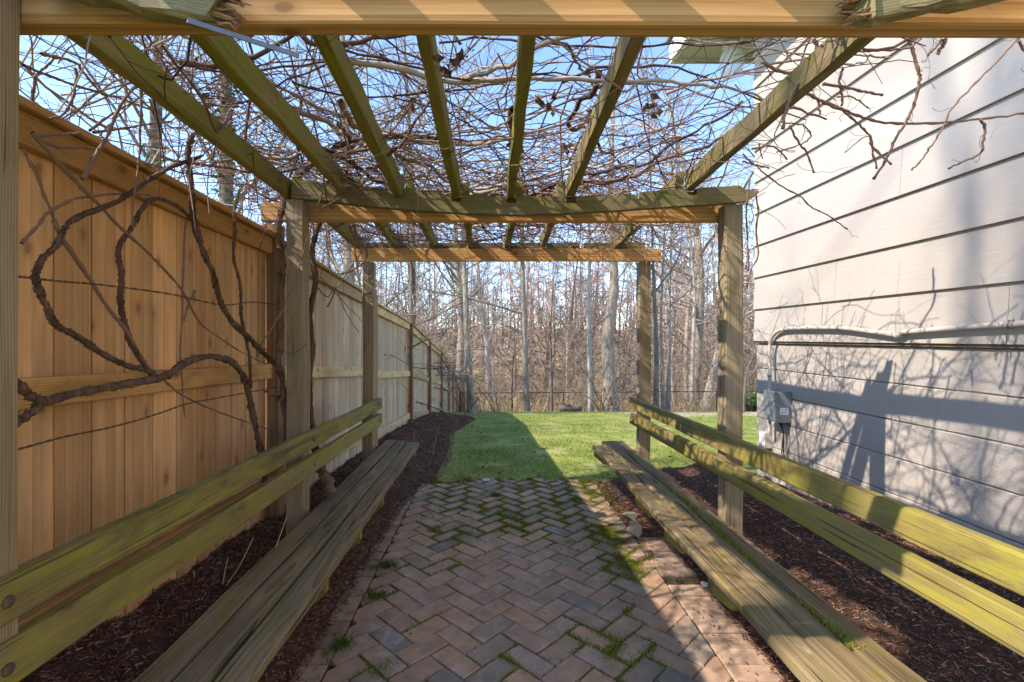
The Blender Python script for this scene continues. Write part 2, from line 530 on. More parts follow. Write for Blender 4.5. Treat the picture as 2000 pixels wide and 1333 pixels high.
M_bark_dark = simple('dark_bark', (0.075, 0.06, 0.048), (0.20, 0.165, 0.135), 3, 0.9, 0.8, 0.03, 9, vscale=(2.5, 2.5, 0.7))
M_twig = island_mat('grey_twigs', [(0, (0.12, 0.09, 0.068)), (0.6, (0.26, 0.205, 0.155)), (1, (0.42, 0.35, 0.28))], 0.85)
M_twig_pink = island_mat('reddish_twigs', [(0, (0.13, 0.088, 0.07)), (0.6, (0.28, 0.19, 0.15)), (1, (0.44, 0.34, 0.275))], 0.85)
M_thicket = island_mat('thicket_twigs', [(0, (0.085, 0.058, 0.04)), (0.5, (0.20, 0.14, 0.10)), (0.85, (0.36, 0.27, 0.20)), (1, (0.30, 0.29, 0.12))], 0.85)
M_brush = island_mat('dry_brush_stems', [(0, (0.24, 0.155, 0.085)), (0.5, (0.46, 0.325, 0.18)), (0.82, (0.60, 0.46, 0.26)), (1, (0.40, 0.38, 0.12))], 0.9)
M_bud = island_mat('spring_buds', [(0, (0.20, 0.22, 0.03)), (0.6, (0.36, 0.37, 0.06)), (1, (0.48, 0.46, 0.12))], 0.7, 0.4)
M_ever = island_mat('evergreen_leaves', [(0, (0.02, 0.05, 0.012)), (0.6, (0.05, 0.11, 0.022)), (1, (0.12, 0.20, 0.04))], 0.6, 0.2)
M_stone = simple('field_stone', (0.25, 0.19, 0.145), (0.46, 0.36, 0.285), 7, 0.85, 0.6, 0.01, 40)
M_stone_g = simple('grey_stone', (0.15, 0.145, 0.10), (0.30, 0.275, 0.20), 7, 0.85, 0.6, 0.01, 40)
M_stone_w = simple('white_stone', (0.42, 0.40, 0.37), (0.66, 0.64, 0.60), 12, 0.85, 0.5, 0.01, 40)
M_metal = simple('grey_painted_steel', (0.17, 0.19, 0.205), (0.24, 0.26, 0.275), 5, 0.42, 0.05, 0.002, 60, metal=0.3)
M_strip = simple('bare_aluminium', (0.12, 0.12, 0.12), (0.24, 0.235, 0.23), 12, 0.4, 0.1, 0.002, 60, metal=0.7)
M_rust = simple('rusty_steel', (0.07, 0.04, 0.026), (0.17, 0.10, 0.065), 60, 0.8, 0.3, 0.002, 200)
M_black = simple('black_coating', (0.012, 0.012, 0.013), (0.03, 0.03, 0.03), 20, 0.6, 0.0)
M_label = simple('paper_label', (0.55, 0.55, 0.53), (0.72, 0.72, 0.70), 90, 0.7, 0.0)
M_white = simple('white_plastic', (0.62, 0.62, 0.60), (0.72, 0.72, 0.70), 10, 0.5, 0.0)
M_beige = simple('beige_paint', (0.46, 0.41, 0.35), (0.56, 0.50, 0.43), 10, 0.6, 0.1)
M_conduit = simple('conduit_paint', (0.45, 0.385, 0.32), (0.50, 0.435, 0.37), 10, 0.55, 0.05)
M_fascia = simple('white_paint', (0.74, 0.74, 0.73), (0.82, 0.82, 0.81), 6, 0.6, 0.05)
M_soffit = simple('grey_green_paint', (0.50, 0.50, 0.45), (0.55, 0.55, 0.50), 4, 0.7, 0.05)
M_roof = simple('asphalt_shingle', (0.07, 0.065, 0.06), (0.15, 0.14, 0.13), 30, 0.9, 0.4)

def paint_mat(name, rough_bump, scale, dist, stain):
    k = NT(name)
    pos = k.n('NewGeometry').outputs['Position']
    n = k.noise(pos, 1.6, 5, 0.6)
    c = k.ramp(n, [(0.3, (0.365, 0.317, 0.274)), (0.7, (0.405, 0.354, 0.310))])
    st = k.ramp(k.noise(k.vec(pos, (3, 3, 0.7)), 3.0, 5, 0.7), [(0.60, 0.0), (0.80, stain)])
    c = k.mix(st, c, (0.25, 0.205, 0.165))
    pn = k.noise(k.vec(pos, scale), 1.0, 4, 0.6)
    k.bump(pn, rough_bump, dist)
    return k.out(c, 0.72)
M_siding = paint_mat('siding_paint', 0.4, (60, 9, 60), 0.004, 0.25)
M_block = paint_mat('painted_block', 0.8, (85, 85, 85), 0.004, 0.3)
M_mortar = simple('painted_mortar', (0.17, 0.12, 0.085), (0.34, 0.28, 0.23), 20, 0.9, 0.5)
M_caulk_gap = simple('joint_stain_and_gap_shade', (0.12, 0.085, 0.06), (0.24, 0.18, 0.135), 14, 0.9, 0.2)  # brown joint stain, also the painted shade inside the fence gaps

# ------------------------------------------------------------------ the lie of the land
_py = np.array([-80, -5, 4.6, 5.5, 7.5, 9.9, 12.25, 14.6, 17, 20, 24, 28, 34, 42, 52, 65, 80, 110, 150, 250, 420])
_pz = np.array([0.2, 0, 0, -.02, -.15, -.385, -.66, -.955, -1.31, -1.92, -3.0, -4.2, -5.5, -5.7, -4.7, -3.3, -1.9, 0.4, 2.2, 4.5, 6])
_gy = np.arange(-80, 420.01, 0.1)
_gz = np.interp(_gy, _py, _pz)
_k = np.exp(-0.5 * (np.arange(-12, 13) / 5.0) ** 2)
_gz = np.convolve(np.pad(_gz, 12, 'edge'), _k / _k.sum(), 'valid')

def G0(X, Y):
    X, Y = np.asarray(X, float), np.asarray(Y, float)
    z = np.interp(Y, _gy, _gz)
    far = sstep(Y, 22, 60)
    z = z + far * (1.1 * vnoise(X, Y, 0.045, 1) + 0.35 * vnoise(X, Y, 0.17, 2)) + sstep(Y, 80, 130) * 2.6 * vnoise(X, Y, 0.03, 17)
    z = z + 0.012 * vnoise(X, Y, 0.9, 3) * sstep(Y, 4.5, 6)
    z = z + 0.10 * sstep(X, 1.15, 2.1) * (1 - sstep(Y, 3.6, 6.5))
    return z

def G(X, Y):
    X, Y = np.asarray(X, float), np.asarray(Y, float)
    inpat = sstep(X, -1.0, -0.86) * (1 - sstep(X, 1.08, 1.2)) * (1 - sstep(Y, 4.36, 4.5))
    return G0(X, Y) - 0.07 * inpat

def ground_mat():
    k = NT('lawn_and_leaf_litter')
    pos = k.n('NewGeometry').outputs['Position']
    y = k.n('SeparateXYZ', None, Vector=pos).outputs[1]
    x = k.n('SeparateXYZ', None, Vector=pos).outputs[0]
    n = k.noise(pos, 1.4, 5, 0.6)
    grass = k.ramp(k.noise(pos, 3.5, 5, 0.65), [(0.3, (0.12, 0.17, 0.025)), (0.52, (0.23, 0.25, 0.05)), (0.72, (0.40, 0.33, 0.15))])
    soil = k.ramp(k.noise(pos, 12, 4, 0.6), [(0.3, (0.10, 0.07, 0.045)), (0.7, (0.24, 0.17, 0.11))])
    bare = k.ramp(k.noise(pos, 2.6, 5, 0.65), [(0.60, 0.0), (0.72, 0.8)])
    g = k.mix(bare, grass, soil)
    # bare earth strip beside the house
    bx = k.math('MULTIPLY', k.math('SUBTRACT', x, 3.2), 1.2, True)
    by = k.math('MULTIPLY', k.math('SUBTRACT', y, 10.5), 0.6, True)
    g = k.mix(k.math('MULTIPLY', k.math('MULTIPLY', bx, by), k.ramp(n, [(0.35, 0.2), (0.55, 1.0)])), g, (0.40, 0.31, 0.22))
    lit = k.ramp(k.noise(pos, 0.35, 6, 0.7), [(0.30, (0.17, 0.10, 0.058)), (0.46, (0.31, 0.205, 0.115)), (0.60, (0.46, 0.345, 0.18)), (0.70, (0.27, 0.29, 0.07))])
    lit = k.mix(1.0, lit, k.ramp(k.noise(pos, 5, 4, 0.7), [(0.3, 0.6), (0.7, 1.25)]), 'MULTIPLY')
    e = k.math('ADD', y, k.math('MULTIPLY', k.math('SUBTRACT', n, 0.5), 5.0))
    f = k.math('MULTIPLY', k.math('SUBTRACT', e, 17.5), 0.5, True)
    k.bump(k.noise(pos, 25, 5, 0.7), 0.6, 0.03)
    return k.out(k.mix(f, g, lit), 0.95)
M_ground = ground_mat()

def axis(parts):
    a = [np.arange(s, e, d) for s, e, d in parts]
    return np.unique(np.round(np.concatenate(a + [np.array([parts[-1][1]])]), 4))
gx = axis([(-400, -60, 30), (-60, -12, 4), (-12, -2.4, 0.5), (-2.4, 3.2, 0.07), (3.2, 12, 0.4), (12, 60, 4), (60, 401, 30)])
gyv = axis([(-80, -4, 6), (-4, 0, 0.4), (0, 5, 0.09), (5, 13, 0.22), (13, 30, 0.6), (30, 90, 2), (90, 420, 12)])
GX, GY = np.meshgrid(gx, gyv)
GZ = G(GX, GY)
nx, ny = len(gx), len(gyv)
ii = (np.arange(ny - 1)[:, None] * nx + np.arange(nx - 1)[None, :]).ravel()
ground = add('lawn_ground', mesh_np(np.stack([GX, GY, GZ], -1), np.stack([ii, ii + 1, ii + nx + 1, ii + nx], -1), True), M_ground)
tag(ground, 'green lawn sloping down to a leaf covered wooded ravine', None, None, 'structure')

# ------------------------------------------------------------------ brick patio
B = 0.1016
patio = add('brick_patio', mesh_py([(-0.86, 0.2, -0.012), (1.12, 0.2, -0.012), (1.12, 4.36, -0.012), (-0.86, 4.36, -0.012)], [(0, 1, 2, 3)]), M_joint)
tag(patio, 'red brown brick patio in herringbone pattern with mossy joints', None, None, 'structure')
XL, XR, YN, YF = -0.645, 0.905, 1.22, 4.30

def far_edge(x):
    return YF + 0.05 * math.sin(x * 2.1 + 0.4) - 0.12 * max(0, x - 0.35)

def clip(poly, nrm, d):
    out = []
    for i in range(len(poly)):
        a, b = poly[i], poly[(i + 1) % len(poly)]
        da, db = a[0] * nrm[0] + a[1] * nrm[1] - d, b[0] * nrm[0] + b[1] * nrm[1] - d
        if da <= 0: out.append(a)
        if da * db < 0:
            t = da / (da - db)
            out.append((a[0] + t * (b[0] - a[0]), a[1] + t * (b[1] - a[1])))
    return out

def parea(p):
    return 0.5 * sum(p[i][0] * p[(i + 1) % len(p)][1] - p[(i + 1) % len(p)][0] * p[i][1] for i in range(len(p)))

def slab_from_poly(poly, h, inset=0.004):
    cx, cy = sum(p[0] for p in poly) / len(poly), sum(p[1] for p in poly) / len(poly)
    n = len(poly)
    V = [(p[0], p[1], -h) for p in poly] + [(p[0], p[1], -inset) for p in poly]
    for p in poly:
        dx, dy = cx - p[0], cy - p[1]
        l = math.hypot(dx, dy) + 1e-6
        V.append((p[0] + dx / l * inset * 1.3, p[1] + dy / l * inset * 1.3, 0))
    F = [tuple(range(2 * n, 3 * n))]
    for s in (0, n):
        for i in range(n):
            j = (i + 1) % n
            F.append((s + i, s + j, s + n + j, s + n + i))
    return mesh_py(V, F)

full_brick = []
for s in range(5):
    r = random.Random(s)
    q = [(-B + .003, -B / 2 + .003), (B - .003, -B / 2 + .003), (B - .003, B / 2 - .003), (-B + .003, B / 2 - .003)]
    q = [(a + r.uniform(-.0015, .0015), b + r.uniform(-.0015, .0015)) for a, b in q]
    full_brick.append(slab_from_poly(q, 0.05))
joints = []
U, Vv = np.array([.7071, .7071]) * B, np.array([-.7071, .7071]) * B
O2 = np.array([-0.328, 0.026])
nb = 0
brick_r = random.Random(4)
for i in range(-20, 70):
    for j in range(-20, 70):
        c = (i - j) % 4
        if c == 0: cells = (2, 1)
        elif c == 3: cells = (1, 2)
        else: continue
        p0 = O2 + i * U + j * Vv
        P4 = [p0, p0 + cells[0] * U, p0 + cells[0] * U + cells[1] * Vv, p0 + cells[1] * Vv]
        ctr = (P4[0] + P4[2]) / 2
        if ctr[0] < XL - .2 or ctr[0] > XR + .2 or ctr[1] < YN - .2 or ctr[1] > 4.6: continue
        fe = far_edge(ctr[0])
        poly = [tuple(p) for p in P4]
        inside = all(XL + .002 < p[0] < XR - .002 and YN < p[1] < fe for p in poly)
        dz = brick_r.gauss(0, 0.0022)
        ang = math.radians(45 if c == 0 else 135) + brick_r.gauss(0, 0.008)
        tilt = Matrix.Rotation(brick_r.gauss(0, 0.007), 4, 'X') @ Matrix.Rotation(brick_r.gauss(0, 0.007), 4, 'Y')
        if inside:
            o = add('brick', full_brick[nb % 5], M_brick, patio, Matrix.Translation((ctr[0], ctr[1], dz)) @ Matrix.Rotation(ang, 4, 'Z') @ tilt)
        else:
            for nrm, d in (((-1, 0), -(XL + .003)), ((1, 0), XR - .003), ((0, 1), fe)):
                if len(poly) >= 3: poly = clip(poly, nrm, d)
            if ctr[1] < YN or len(poly) < 3 or parea(poly) < 0.0012: continue
            cc = (sum(p[0] for p in poly) / len(poly), sum(p[1] for p in poly) / len(poly))
            lp = [((p[0] - cc[0]) * .965, (p[1] - cc[1]) * .965) for p in poly]
            o = add('brick', slab_from_poly(lp, 0.05), M_brick, patio, Matrix.Translation((cc[0], cc[1], dz)) @ tilt)
        nb += 1
        for e in range(4):
            joints.append((P4[e], P4[(e + 1) % 4]))
# soldier course along both sides, one brick missing on the right
half = slab_from_poly([(-B + .004, -B / 2 + .0025), (B - .004, -B / 2 + .0025), (B - .004, B / 2 - .0025), (-B + .004, B / 2 - .0025)], 0.05, 0.005)
for side, x0, y1 in ((-1, XL - B, 3.95), (1, XR + B, 3.12)):
    y = 1.25
    k = 0
    while y < y1:
        miss = side > 0 and 2.50 < y < 2.60
        if not miss:
            add('brick', half, M_border, patio, Matrix.Translation((x0 + brick_r.gauss(0, .003), y, brick_r.gauss(0, .002) + (-.004 if side < 0 else 0))) @
                Matrix.Rotation(brick_r.gauss(0, .014), 4, 'Z') @ Matrix.Rotation(brick_r.gauss(0, .012), 4, 'Y'))
            nb += 1
        joints.append((np.array([x0 - B, y + B / 2]), np.array([x0 + B, y + B / 2])))
        y += B
# ragged far row
x = -0.42
while x < 0.72:
    add('brick', half, M_brick, patio, Matrix.Translation((x, far_edge(x) + .055, -0.008 + brick_r.gauss(0, .004))) @
        Matrix.Rotation(math.radians(90) + brick_r.gauss(0, .12), 4, 'Z') @ Matrix.Rotation(brick_r.gauss(0.02, .03), 4, 'Y') @ Matrix.Diagonal((0.55, 0.95, 1, 1)))
    nb += 1
    x += B * 1.02
print('bricks', nb)

# moss in the joints
spots = [((1190, 1040), .10, 3.0), ((1215, 1090), .11, 3.4), ((1225, 1125), .06, 3.0), ((1170, 1060), .07, 1.6), ((905, 1050), .09, 1.2), ((850, 1032), .05, 3.0),
         ((760, 1105), .035, 4.0), ((735, 1165), .03, 3.0), ((660, 1262), .035, 3.0), ((742, 1308), .05, 3.5), ((820, 1220), .03, 1.4), ((1010, 1010), .20, .8), ((960, 1000), .2, .7),
         ((1075, 1010), .25, .8), ((1165, 1245), .06, 1.2), ((1200, 1270), .05, 1.6), ((1225, 1195), .05, 1.2), ((1020, 1290), .04, 1.6), ((1140, 1275), .04, 1.0),
         ((1120, 1120), .05, 1.0), ((870, 1105), .05, 1.6), ((950, 965), .3, .9), ((1120, 975), .22, 1.0), ((1150, 965), .12, 1.6), ((1260, 1280), .05, 1.2), ((1185, 1325), .05, 1.4), ((1110, 940), .25, 1.2), ((880, 960), .2, .6)]
hot = [((p[0] - VX) * EYE / (p[1] - VY), EYE * FPX / (p[1] - VY), s, w) for p, s, w in spots]
pts = []
for a, b in joints:
    a, b = np.asarray(a), np.asarray(b)
    m = (a + b) / 2
    w = 0.02 + sum(ww * math.exp(-((m[0] - hx) ** 2 + (m[1] - hy) ** 2) / (2 * s * s)) for hx, hy, s, ww in hot)
    w += 0.35 * float(sstep(m[1], 3.4, 4.3)) * max(0, vnoise(m[0], m[1], 2.5, 9) + .3)
    w *= max(0.35 if w > 1.2 else 0.0, 0.55 + 0.9 * float(vnoise(m[0], m[1], 5, 5)))
    n = int(min(w, 3.2) * 260)
    if n > 0:
        t = rng.uniform(0, 1, n)[:, None]
        sp = 0.003 + 0.0075 * min(w, 3.0)
        pts.append(a + (b - a) * t + rng.normal(0, sp, (n, 2)))
pts = np.concatenate(pts)
pts = pts[(pts[:, 0] > XL - .05) & (pts[:, 0] < XR + .05) & (pts[:, 1] > 1.2) & (pts[:, 1] < 4.45)]

mats = [((1185, 1036), .035, 1000), ((1196, 1052), .03, 900), ((1208, 1072), .03, 1100), ((1212, 1090), .028, 1100), ((1220, 1108), .028, 1100), ((1228, 1126), .026, 900), ((1176, 1068), .02, 350),
        ((850, 1032), .022, 700), ((742, 1306), .022, 700), ((758, 1300), .018, 400), ((1112, 1060), .02, 250), ((915, 1045), .02, 300), ((1150, 965), .05, 900), ((1120, 950), .06, 700), ((1005, 1012), .03, 300), ((1190, 1285), .014, 250), ((1225, 1195), .012, 220), ((1145, 972), .05, 700)]
pts = np.concatenate([pts] + [np.array([(p[0] - VX) * EYE / (p[1] - VY), EYE * FPX / (p[1] - VY)]) + rng.normal(0, 1, (k_, 2)) * [s_, s_ * 1.2] for p, s_, k_ in mats])

def blades(base, h, w, lean, mat, name, seg2=True):
    """thin bent blades as one mesh, each its own island"""
    n = len(base)
    a = rng.uniform(0, 2 * np.pi, n)
    d = np.stack([np.cos(a), np.sin(a), np.zeros(n)], -1)
    a2 = rng.uniform(0, 2 * np.pi, n)
    l = np.stack([np.cos(a2), np.sin(a2), np.zeros(n)], -1) * (lean * rng.uniform(.2, 1, n) * h)[:, None]
    up = np.array([0, 0, 1.0])
    hw = (w * 0.5)[:, None] * d
    p0, p1 = base - hw, base + hw
    if seg2:
        mid = base + up * (h * .55)[:, None] + l * .35
        q0, q1 = mid - hw * .75, mid + hw * .75
        tip = base + up * h[:, None] + l
        V = np.stack([p0, p1, q1, q0, tip], 1).reshape(-1, 3)
        b = np.arange(n)[:, None] * 5
        F = np.concatenate([b + [0, 1, 2], b + [0, 2, 3], b + [3, 2, 4]], 0)
    else:
        V = np.stack([p0, p1, base + up * h[:, None] + l], 1).reshape(-1, 3)
        F = np.arange(n * 3).reshape(-1, 3)
    return mesh_np(V, F, False)

n = len(pts)
base = np.column_stack([pts, np.full(n, -0.008)])
mo = add('moss', blades(base, rng.uniform(.007, .019, n), rng.uniform(.004, .009, n), 0.9, M_moss, 'moss', False), M_moss)
tag(mo, 'bright green moss growing in the joints of the brick patio', 'moss', None, 'stuff')

# small weed tufts on the bricks
for (x, y), lab in (((757, 1106), 'small green weed tuft at the left border of the bricks'), ((735, 1166), 'smaller weed tuft nearer the camera on the left border bricks'),
                    ((668, 1262), 'feathery weed tuft low on the left border bricks'), ((968, 969), 'flat leafy weed sprig near the far end of the bricks')):
    c = np.array([(x - VX) * EYE / (y - VY), EYE * FPX / (y - VY), 0.0])
    k = 150
    b = c + np.column_stack([rng.normal(0, .022, k), rng.normal(0, .016, k), np.zeros(k)])
    o = add('weed_tuft', blades(b, rng.uniform(.012, .035, k), rng.uniform(.003, .006, k), 1.6, M_weed, 'w'), M_weed)
    tag(o, lab, 'weed', 'weed tufts on the bricks')

# ------------------------------------------------------------------ mulch beds
def edgeL(Y):
    return np.interp(Y, [0, 2, 3.6, 4.1, 4.5, 5.2, 6, 7, 8.5, 10, 11.2, 12.3], [-.76, -.735, -.70, -.64, -.49, -.47, -.50, -.58, -.44, -.32, -.42, -1.2])

def mulchL(X, Y):
    X, Y = np.asarray(X, float), np.asarray(Y, float)
    s = np.clip((edgeL(Y) - X) / np.maximum(edgeL(Y) + 1.33, 0.05), 0, 1)
    rise = np.interp(Y, [0, 1.5, 3, 5, 7.5, 10, 12.3], [.30, .29, .22, .12, .10, .11, .03])
    return G0(X, Y) - .012 + rise * sstep(s, 0.0, 0.75) + .03 * sstep(s, 0, .12) + (.016 * vnoise(X, Y, 7, 4) + .010 * vnoise(X, Y, 17, 5)) * sstep(s, 0, .15)

def edgeR(Y):
    return np.interp(Y, [0, 3.05, 3.2, 4.0, 4.35, 4.75], [1.10, 1.10, .93, .92, .97, 1.6])

def mulchR(X, Y):
    X, Y = np.asarray(X, float), np.asarray(Y, float)
    s = np.clip((X - edgeR(Y)) / (2.24 - edgeR(Y)), 0, 1)
    rise = np.interp(Y, [0, 2, 2.6, 3.5, 4.1, 4.75], [.12, .11, .085, .05, .02, 0.0])
    return G0(X, Y) - .012 + rise * sstep(s, 0, .9) + .03 * sstep(s, 0, .12) * (1 - sstep(Y, 4.4, 4.75)) + (.014 * vnoise(X, Y, 7, 6) + .008 * vnoise(X, Y, 17, 7)) * sstep(s, 0, .15)

def bed(name, ef, wall, hf, y0, y1, label):
    ys = np.arange(y0, y1 + .01, .035)
    ss = np.linspace(0, 1, 34)
    Y = np.repeat(ys[:, None], len(ss), 1)
    X = ef(ys)[:, None] * (1 - ss) + wall * ss
    Z = hf(X, Y)
    n1, n2 = Y.shape
    i = (np.arange(n1 - 1)[:, None] * n2 + np.arange(n2 - 1)[None, :]).ravel()
    q = np.stack([i, i + 1, i + n2 + 1, i + n2], -1)
    if wall < 0: q = q[:, ::-1]
    return tag(add(name, mesh_np(np.stack([X, Y, Z], -1), q, True), M_mulch), label, None, None, 'structure')
bed('mulch_bed', edgeL, -1.345, mulchL, 0.3, 12.3, 'dark brown mulch bed between the wooden fence and the bricks')
bed('mulch_bed', edgeR, 2.24, mulchR, 0.3, 4.75, 'dark brown mulch bed at the foot of the house wall')

def chips(ef, wall, hf, y0, y1, n, name, label):
    t = rng.uniform(0, 1, n) ** 1.35
    Y = y0 + (y1 - y0) * t
    s = rng.uniform(-0.03, 1, n)
    X = ef(Y) * (1 - s) + wall * s
    Z = np.where(s < 0.02, np.maximum(hf(X, Y), 0.0), hf(X, Y)) + rng.uniform(-.002, .010, n)
    a = rng.uniform(0, 2 * np.pi, n)
    L = rng.uniform(.006, .032, n) * (0.8 + .05 * Y)
    w = rng.uniform(.0025, .007, n) * (0.8 + .06 * Y)
    el = rng.normal(0, .32, n)
    d = np.stack([np.cos(a) * np.cos(el), np.sin(a) * np.cos(el), np.sin(el)], -1)
    sdir = np.stack([-np.sin(a), np.cos(a), rng.normal(0, .3, n)], -1)
    C = np.stack([X, Y, Z], -1)
    h = d * (L / 2)[:, None]
    g = sdir * (w / 2)[:, None]
    u = np.array([0, 0, 1.0]) * (w * .5)[:, None]
    V = np.stack([C - h - g, C - h + g, C + h + g * .6, C + h - g * .6, C - h * .7 + u, C + h * .7 + u], 1).reshape(-1, 3)
    b = np.arange(n)[:, None] * 6
    F = np.concatenate([b + [0, 3, 5], b + [0, 5, 4], b + [1, 4, 5], b + [1, 5, 2], b + [0, 4, 1], b + [3, 2, 5]], 0)
    return tag(add(name, mesh_np(V, F), M_chip), label, 'mulch', None, 'stuff')
chips(edgeL, -1.32, mulchL, 1.0, 10.5, 36000, 'mulch_chips', 'shredded dark bark chips on the bed along the fence')
chips(edgeR, 2.2, mulchR, 1.2, 4.7, 28000, 'mulch_chips', 'shredded dark bark chips on the bed along the house')

# ------------------------------------------------------------------ grass
def lawn_points(n):
    u = rng.uniform(0, 1, n)
    y0, y1 = 4.38, 18.5
    Y = 1.0 / (1 / y0 - u * (1 / y0 - 1 / y1))
    e = edgeL(Y)
    e = np.where(Y > 12.3, -1.35, e)
    X = e - 0.02 + rng.uniform(0, 1, n) * (0.68 * Y + 0.9 - e)
    return X, Y
X, Y = lawn_points(150000)
near_patio = (Y < np.array([far_edge(v) for v in X]) + .10) & (X > -.62) & (X < .86)
in_R = (Y < 4.75) & (X > edgeR(Y) - .05)
in_house = (X > 2.2) & (Y < 4.3)
thin = vnoise(X, Y, 1.7, 8) * .6 + vnoise(X, Y, 4.5, 12) * .5
edgefade = np.clip((X - np.where(Y > 12.3, -1.35, edgeL(Y))) / .25, 0, 1)
bare_r = sstep(X, 3.3, 4.2) * sstep(Y, 11, 12.5) * (1 - sstep(Y, 14, 15))
keep = ~near_patio & ~in_R & ~in_house & (rng.uniform(0, 1, len(X)) < np.clip(0.52 + thin * 1.25, .05, 1) * (.25 + .75 * edgefade) * (1 - .85 * bare_r))
X, Y = X[keep], Y[keep]
n = len(X)
hs = rng.uniform(.010, .028, n) * (1 + .35 * vnoise(X, Y, 1.2, 14)) * (1 + .02 * Y)
gr = add('grass', blades(np.stack([X, Y, G(X, Y) - .004], -1), hs, rng.uniform(.003, .0055, n) * (1 + .12 * (Y - 4)), 0.9, M_grass, 'g'), M_grass)
tag(gr, 'short green spring grass of the lawn', 'grass', None, 'stuff')
print('grass', n)

# ------------------------------------------------------------------ house
house = empty('house', (5.0, 1.0, 0.0), 'cream lap sided house with painted block foundation and white eave', 'house')
WX, WY = 2.20, 4.06
# inner body
def box_mesh(x0, x1, y0, y1, z0, z1):
    V = [(x, y, z) for x in (x0, x1) for y in (y0, y1) for z in (z0, z1)]
    F = [(0, 1, 3, 2), (4, 6, 7, 5), (0, 4, 5, 1), (2, 3, 7, 6), (0, 2, 6, 4), (1, 5, 7, 3)]
    return mesh_py(V, F)
add('wall', box_mesh(WX + .012, 9.0, -5.0, WY - .012, -0.4, 1.245), M_mortar, house)
add('wall', box_mesh(WX + .002, 9.0, -5.0, WY - .004, 1.247, 3.93), M_siding, house)
# block courses
blk = [bar_mesh(.4054, .060, .197, .004, 4, .0007, None, 70 + q) for q in range(4)]
half_blk = bar_mesh(.2026, .060, .197, .004, 2, .0007, None, 90)
along = Matrix.Rotation(math.radians(90), 4, 'Z')
zc = 1.232 - .2032
row = 0
while zc > -0.42:
    y = WY
    if row % 2:
        add('block', half_blk, M_block, house, Matrix.Translation((WX + .034, WY - .2028, zc + .1)) @ along)
        y -= .2028
    while y > -1.0:
        y -= .4055
        add('block', blk[random.randrange(4)], M_block, house, Matrix.Translation((WX + .034 + random.uniform(-.0012, .0012), y, zc + .1)) @ along)
    zc -= .2032
    row += 1
# lap siding, boards butted end to end
r = random.Random(3)
zc = 1.252
row = 0
while zc < 3.93:
    h = min(.288, 3.935 - zc)
    seams = [WY + .006, [2.06, 3.1, 1.2, 2.6, 0.7][row % 5], -1.4]
    for y1, y0 in zip(seams[:-1], seams[1:]):
        V = []
        for y in (y0 + .0012, y1 - .0012):
            V += [(WX - .027, y, zc), (WX - .010, y, zc), (WX + .004, y, zc + h), (WX - .009, y, zc + h), (WX - .027, y, zc + .006)]
        F = [(0, 1, 2, 3, 4)[::-1], (5, 6, 7, 8, 9), (0, 5, 6, 1)[::-1], (1, 6, 7, 2)[::-1], (2, 7, 8, 3)[::-1], (3, 8, 9, 4)[::-1], (4, 9, 5, 0)[::-1]]
        add('siding_board', mesh_py(V, F), M_siding, house)
    # far gable side boards, seen edge on
    zc += .263
    row += 1
add('flashing_strip', box_mesh(WX - .014, WX + .01, -1.4, WY + .003, 1.236, 1.2515), M_caulk_gap, house)
# eave
ex, ey, ez = 1.70, 4.61, 3.915
add('soffit', box_mesh(ex + .02, WX + .4, -5, ey - .02, ez, ez + .012), M_soffit, house)
add('fascia', box_mesh(ex - .02, ex + .018, -5, ey + .02, ez - .03, ez + .17), M_fascia, house)
add('fascia', box_mesh(ex + .019, 9.0, ey - .018, ey + .02, ez - .03, ez + .17), M_soffit, house)
V = [(ex - .05, -5, ez + .172), (ex - .05, ey + .05, ez + .172), (5.6, -5, ez + 1.9), (5.6, ey + .05, ez + 1.9), (9.6, -5, ez + .3), (9.6, ey + .05, ez + .3)]
V += [(a, b, c + .03) for a, b, c in V]
add('roof', mesh_py(V, [(0, 1, 3, 2), (2, 3, 5, 4), (6, 8, 9, 7), (8, 10, 11, 9), (0, 6, 7, 1), (1, 7, 9, 3), (3, 9, 11, 5), (4, 5, 11, 10)]), M_roof, house)
add('gable', mesh_py([(WX, WY - .01, 3.93), (9, WY - .01, 3.93), (5.6, WY - .01, 5.7)], [(0, 1, 2)]), M_siding, house)

def lathe(prof, seg=16):
    V, F = [], []
    for r_, z in prof:
        for i in range(seg):
            a = 2 * math.pi * i / seg
            V.append((r_ * math.cos(a), r_ * math.sin(a), z))
    for k in range(len(prof) - 1):
        for i in range(seg):
            j = (i + 1) % seg
            F.append((k * seg + i, k * seg + j, (k + 1) * seg + j, (k + 1) * seg + i))
    F.append(tuple(range(seg))[::-1])
    F.append(tuple(range((len(prof) - 1) * seg, len(prof) * seg)))
    return mesh_py(V, F, True)

gk = NT('clear_glass')
gk.p.inputs['Alpha'].default_value = 0.45
gk.p.inputs['IOR'].default_value = 1.3
M_glass = gk.out((0.75, 0.8, 0.8), 0.15)
lamp = empty('outdoor_lamp', (2.12, 4.32, 3.9), 'round glass outdoor lamp under the eave at the house corner', 'lamp')
add('lamp_base', lathe([(.075, 3.83), (.08, 3.87), (.05, 3.913)]), M_soffit, lamp, Matrix.Translation((2.12, 4.32, 0)))
add('glass_shade', lathe([(.02, 3.60), (.085, 3.62), (.105, 3.69), (.10, 3.77), (.074, 3.829)]), M_glass, lamp, Matrix.Translation((2.12, 4.32, 0)))

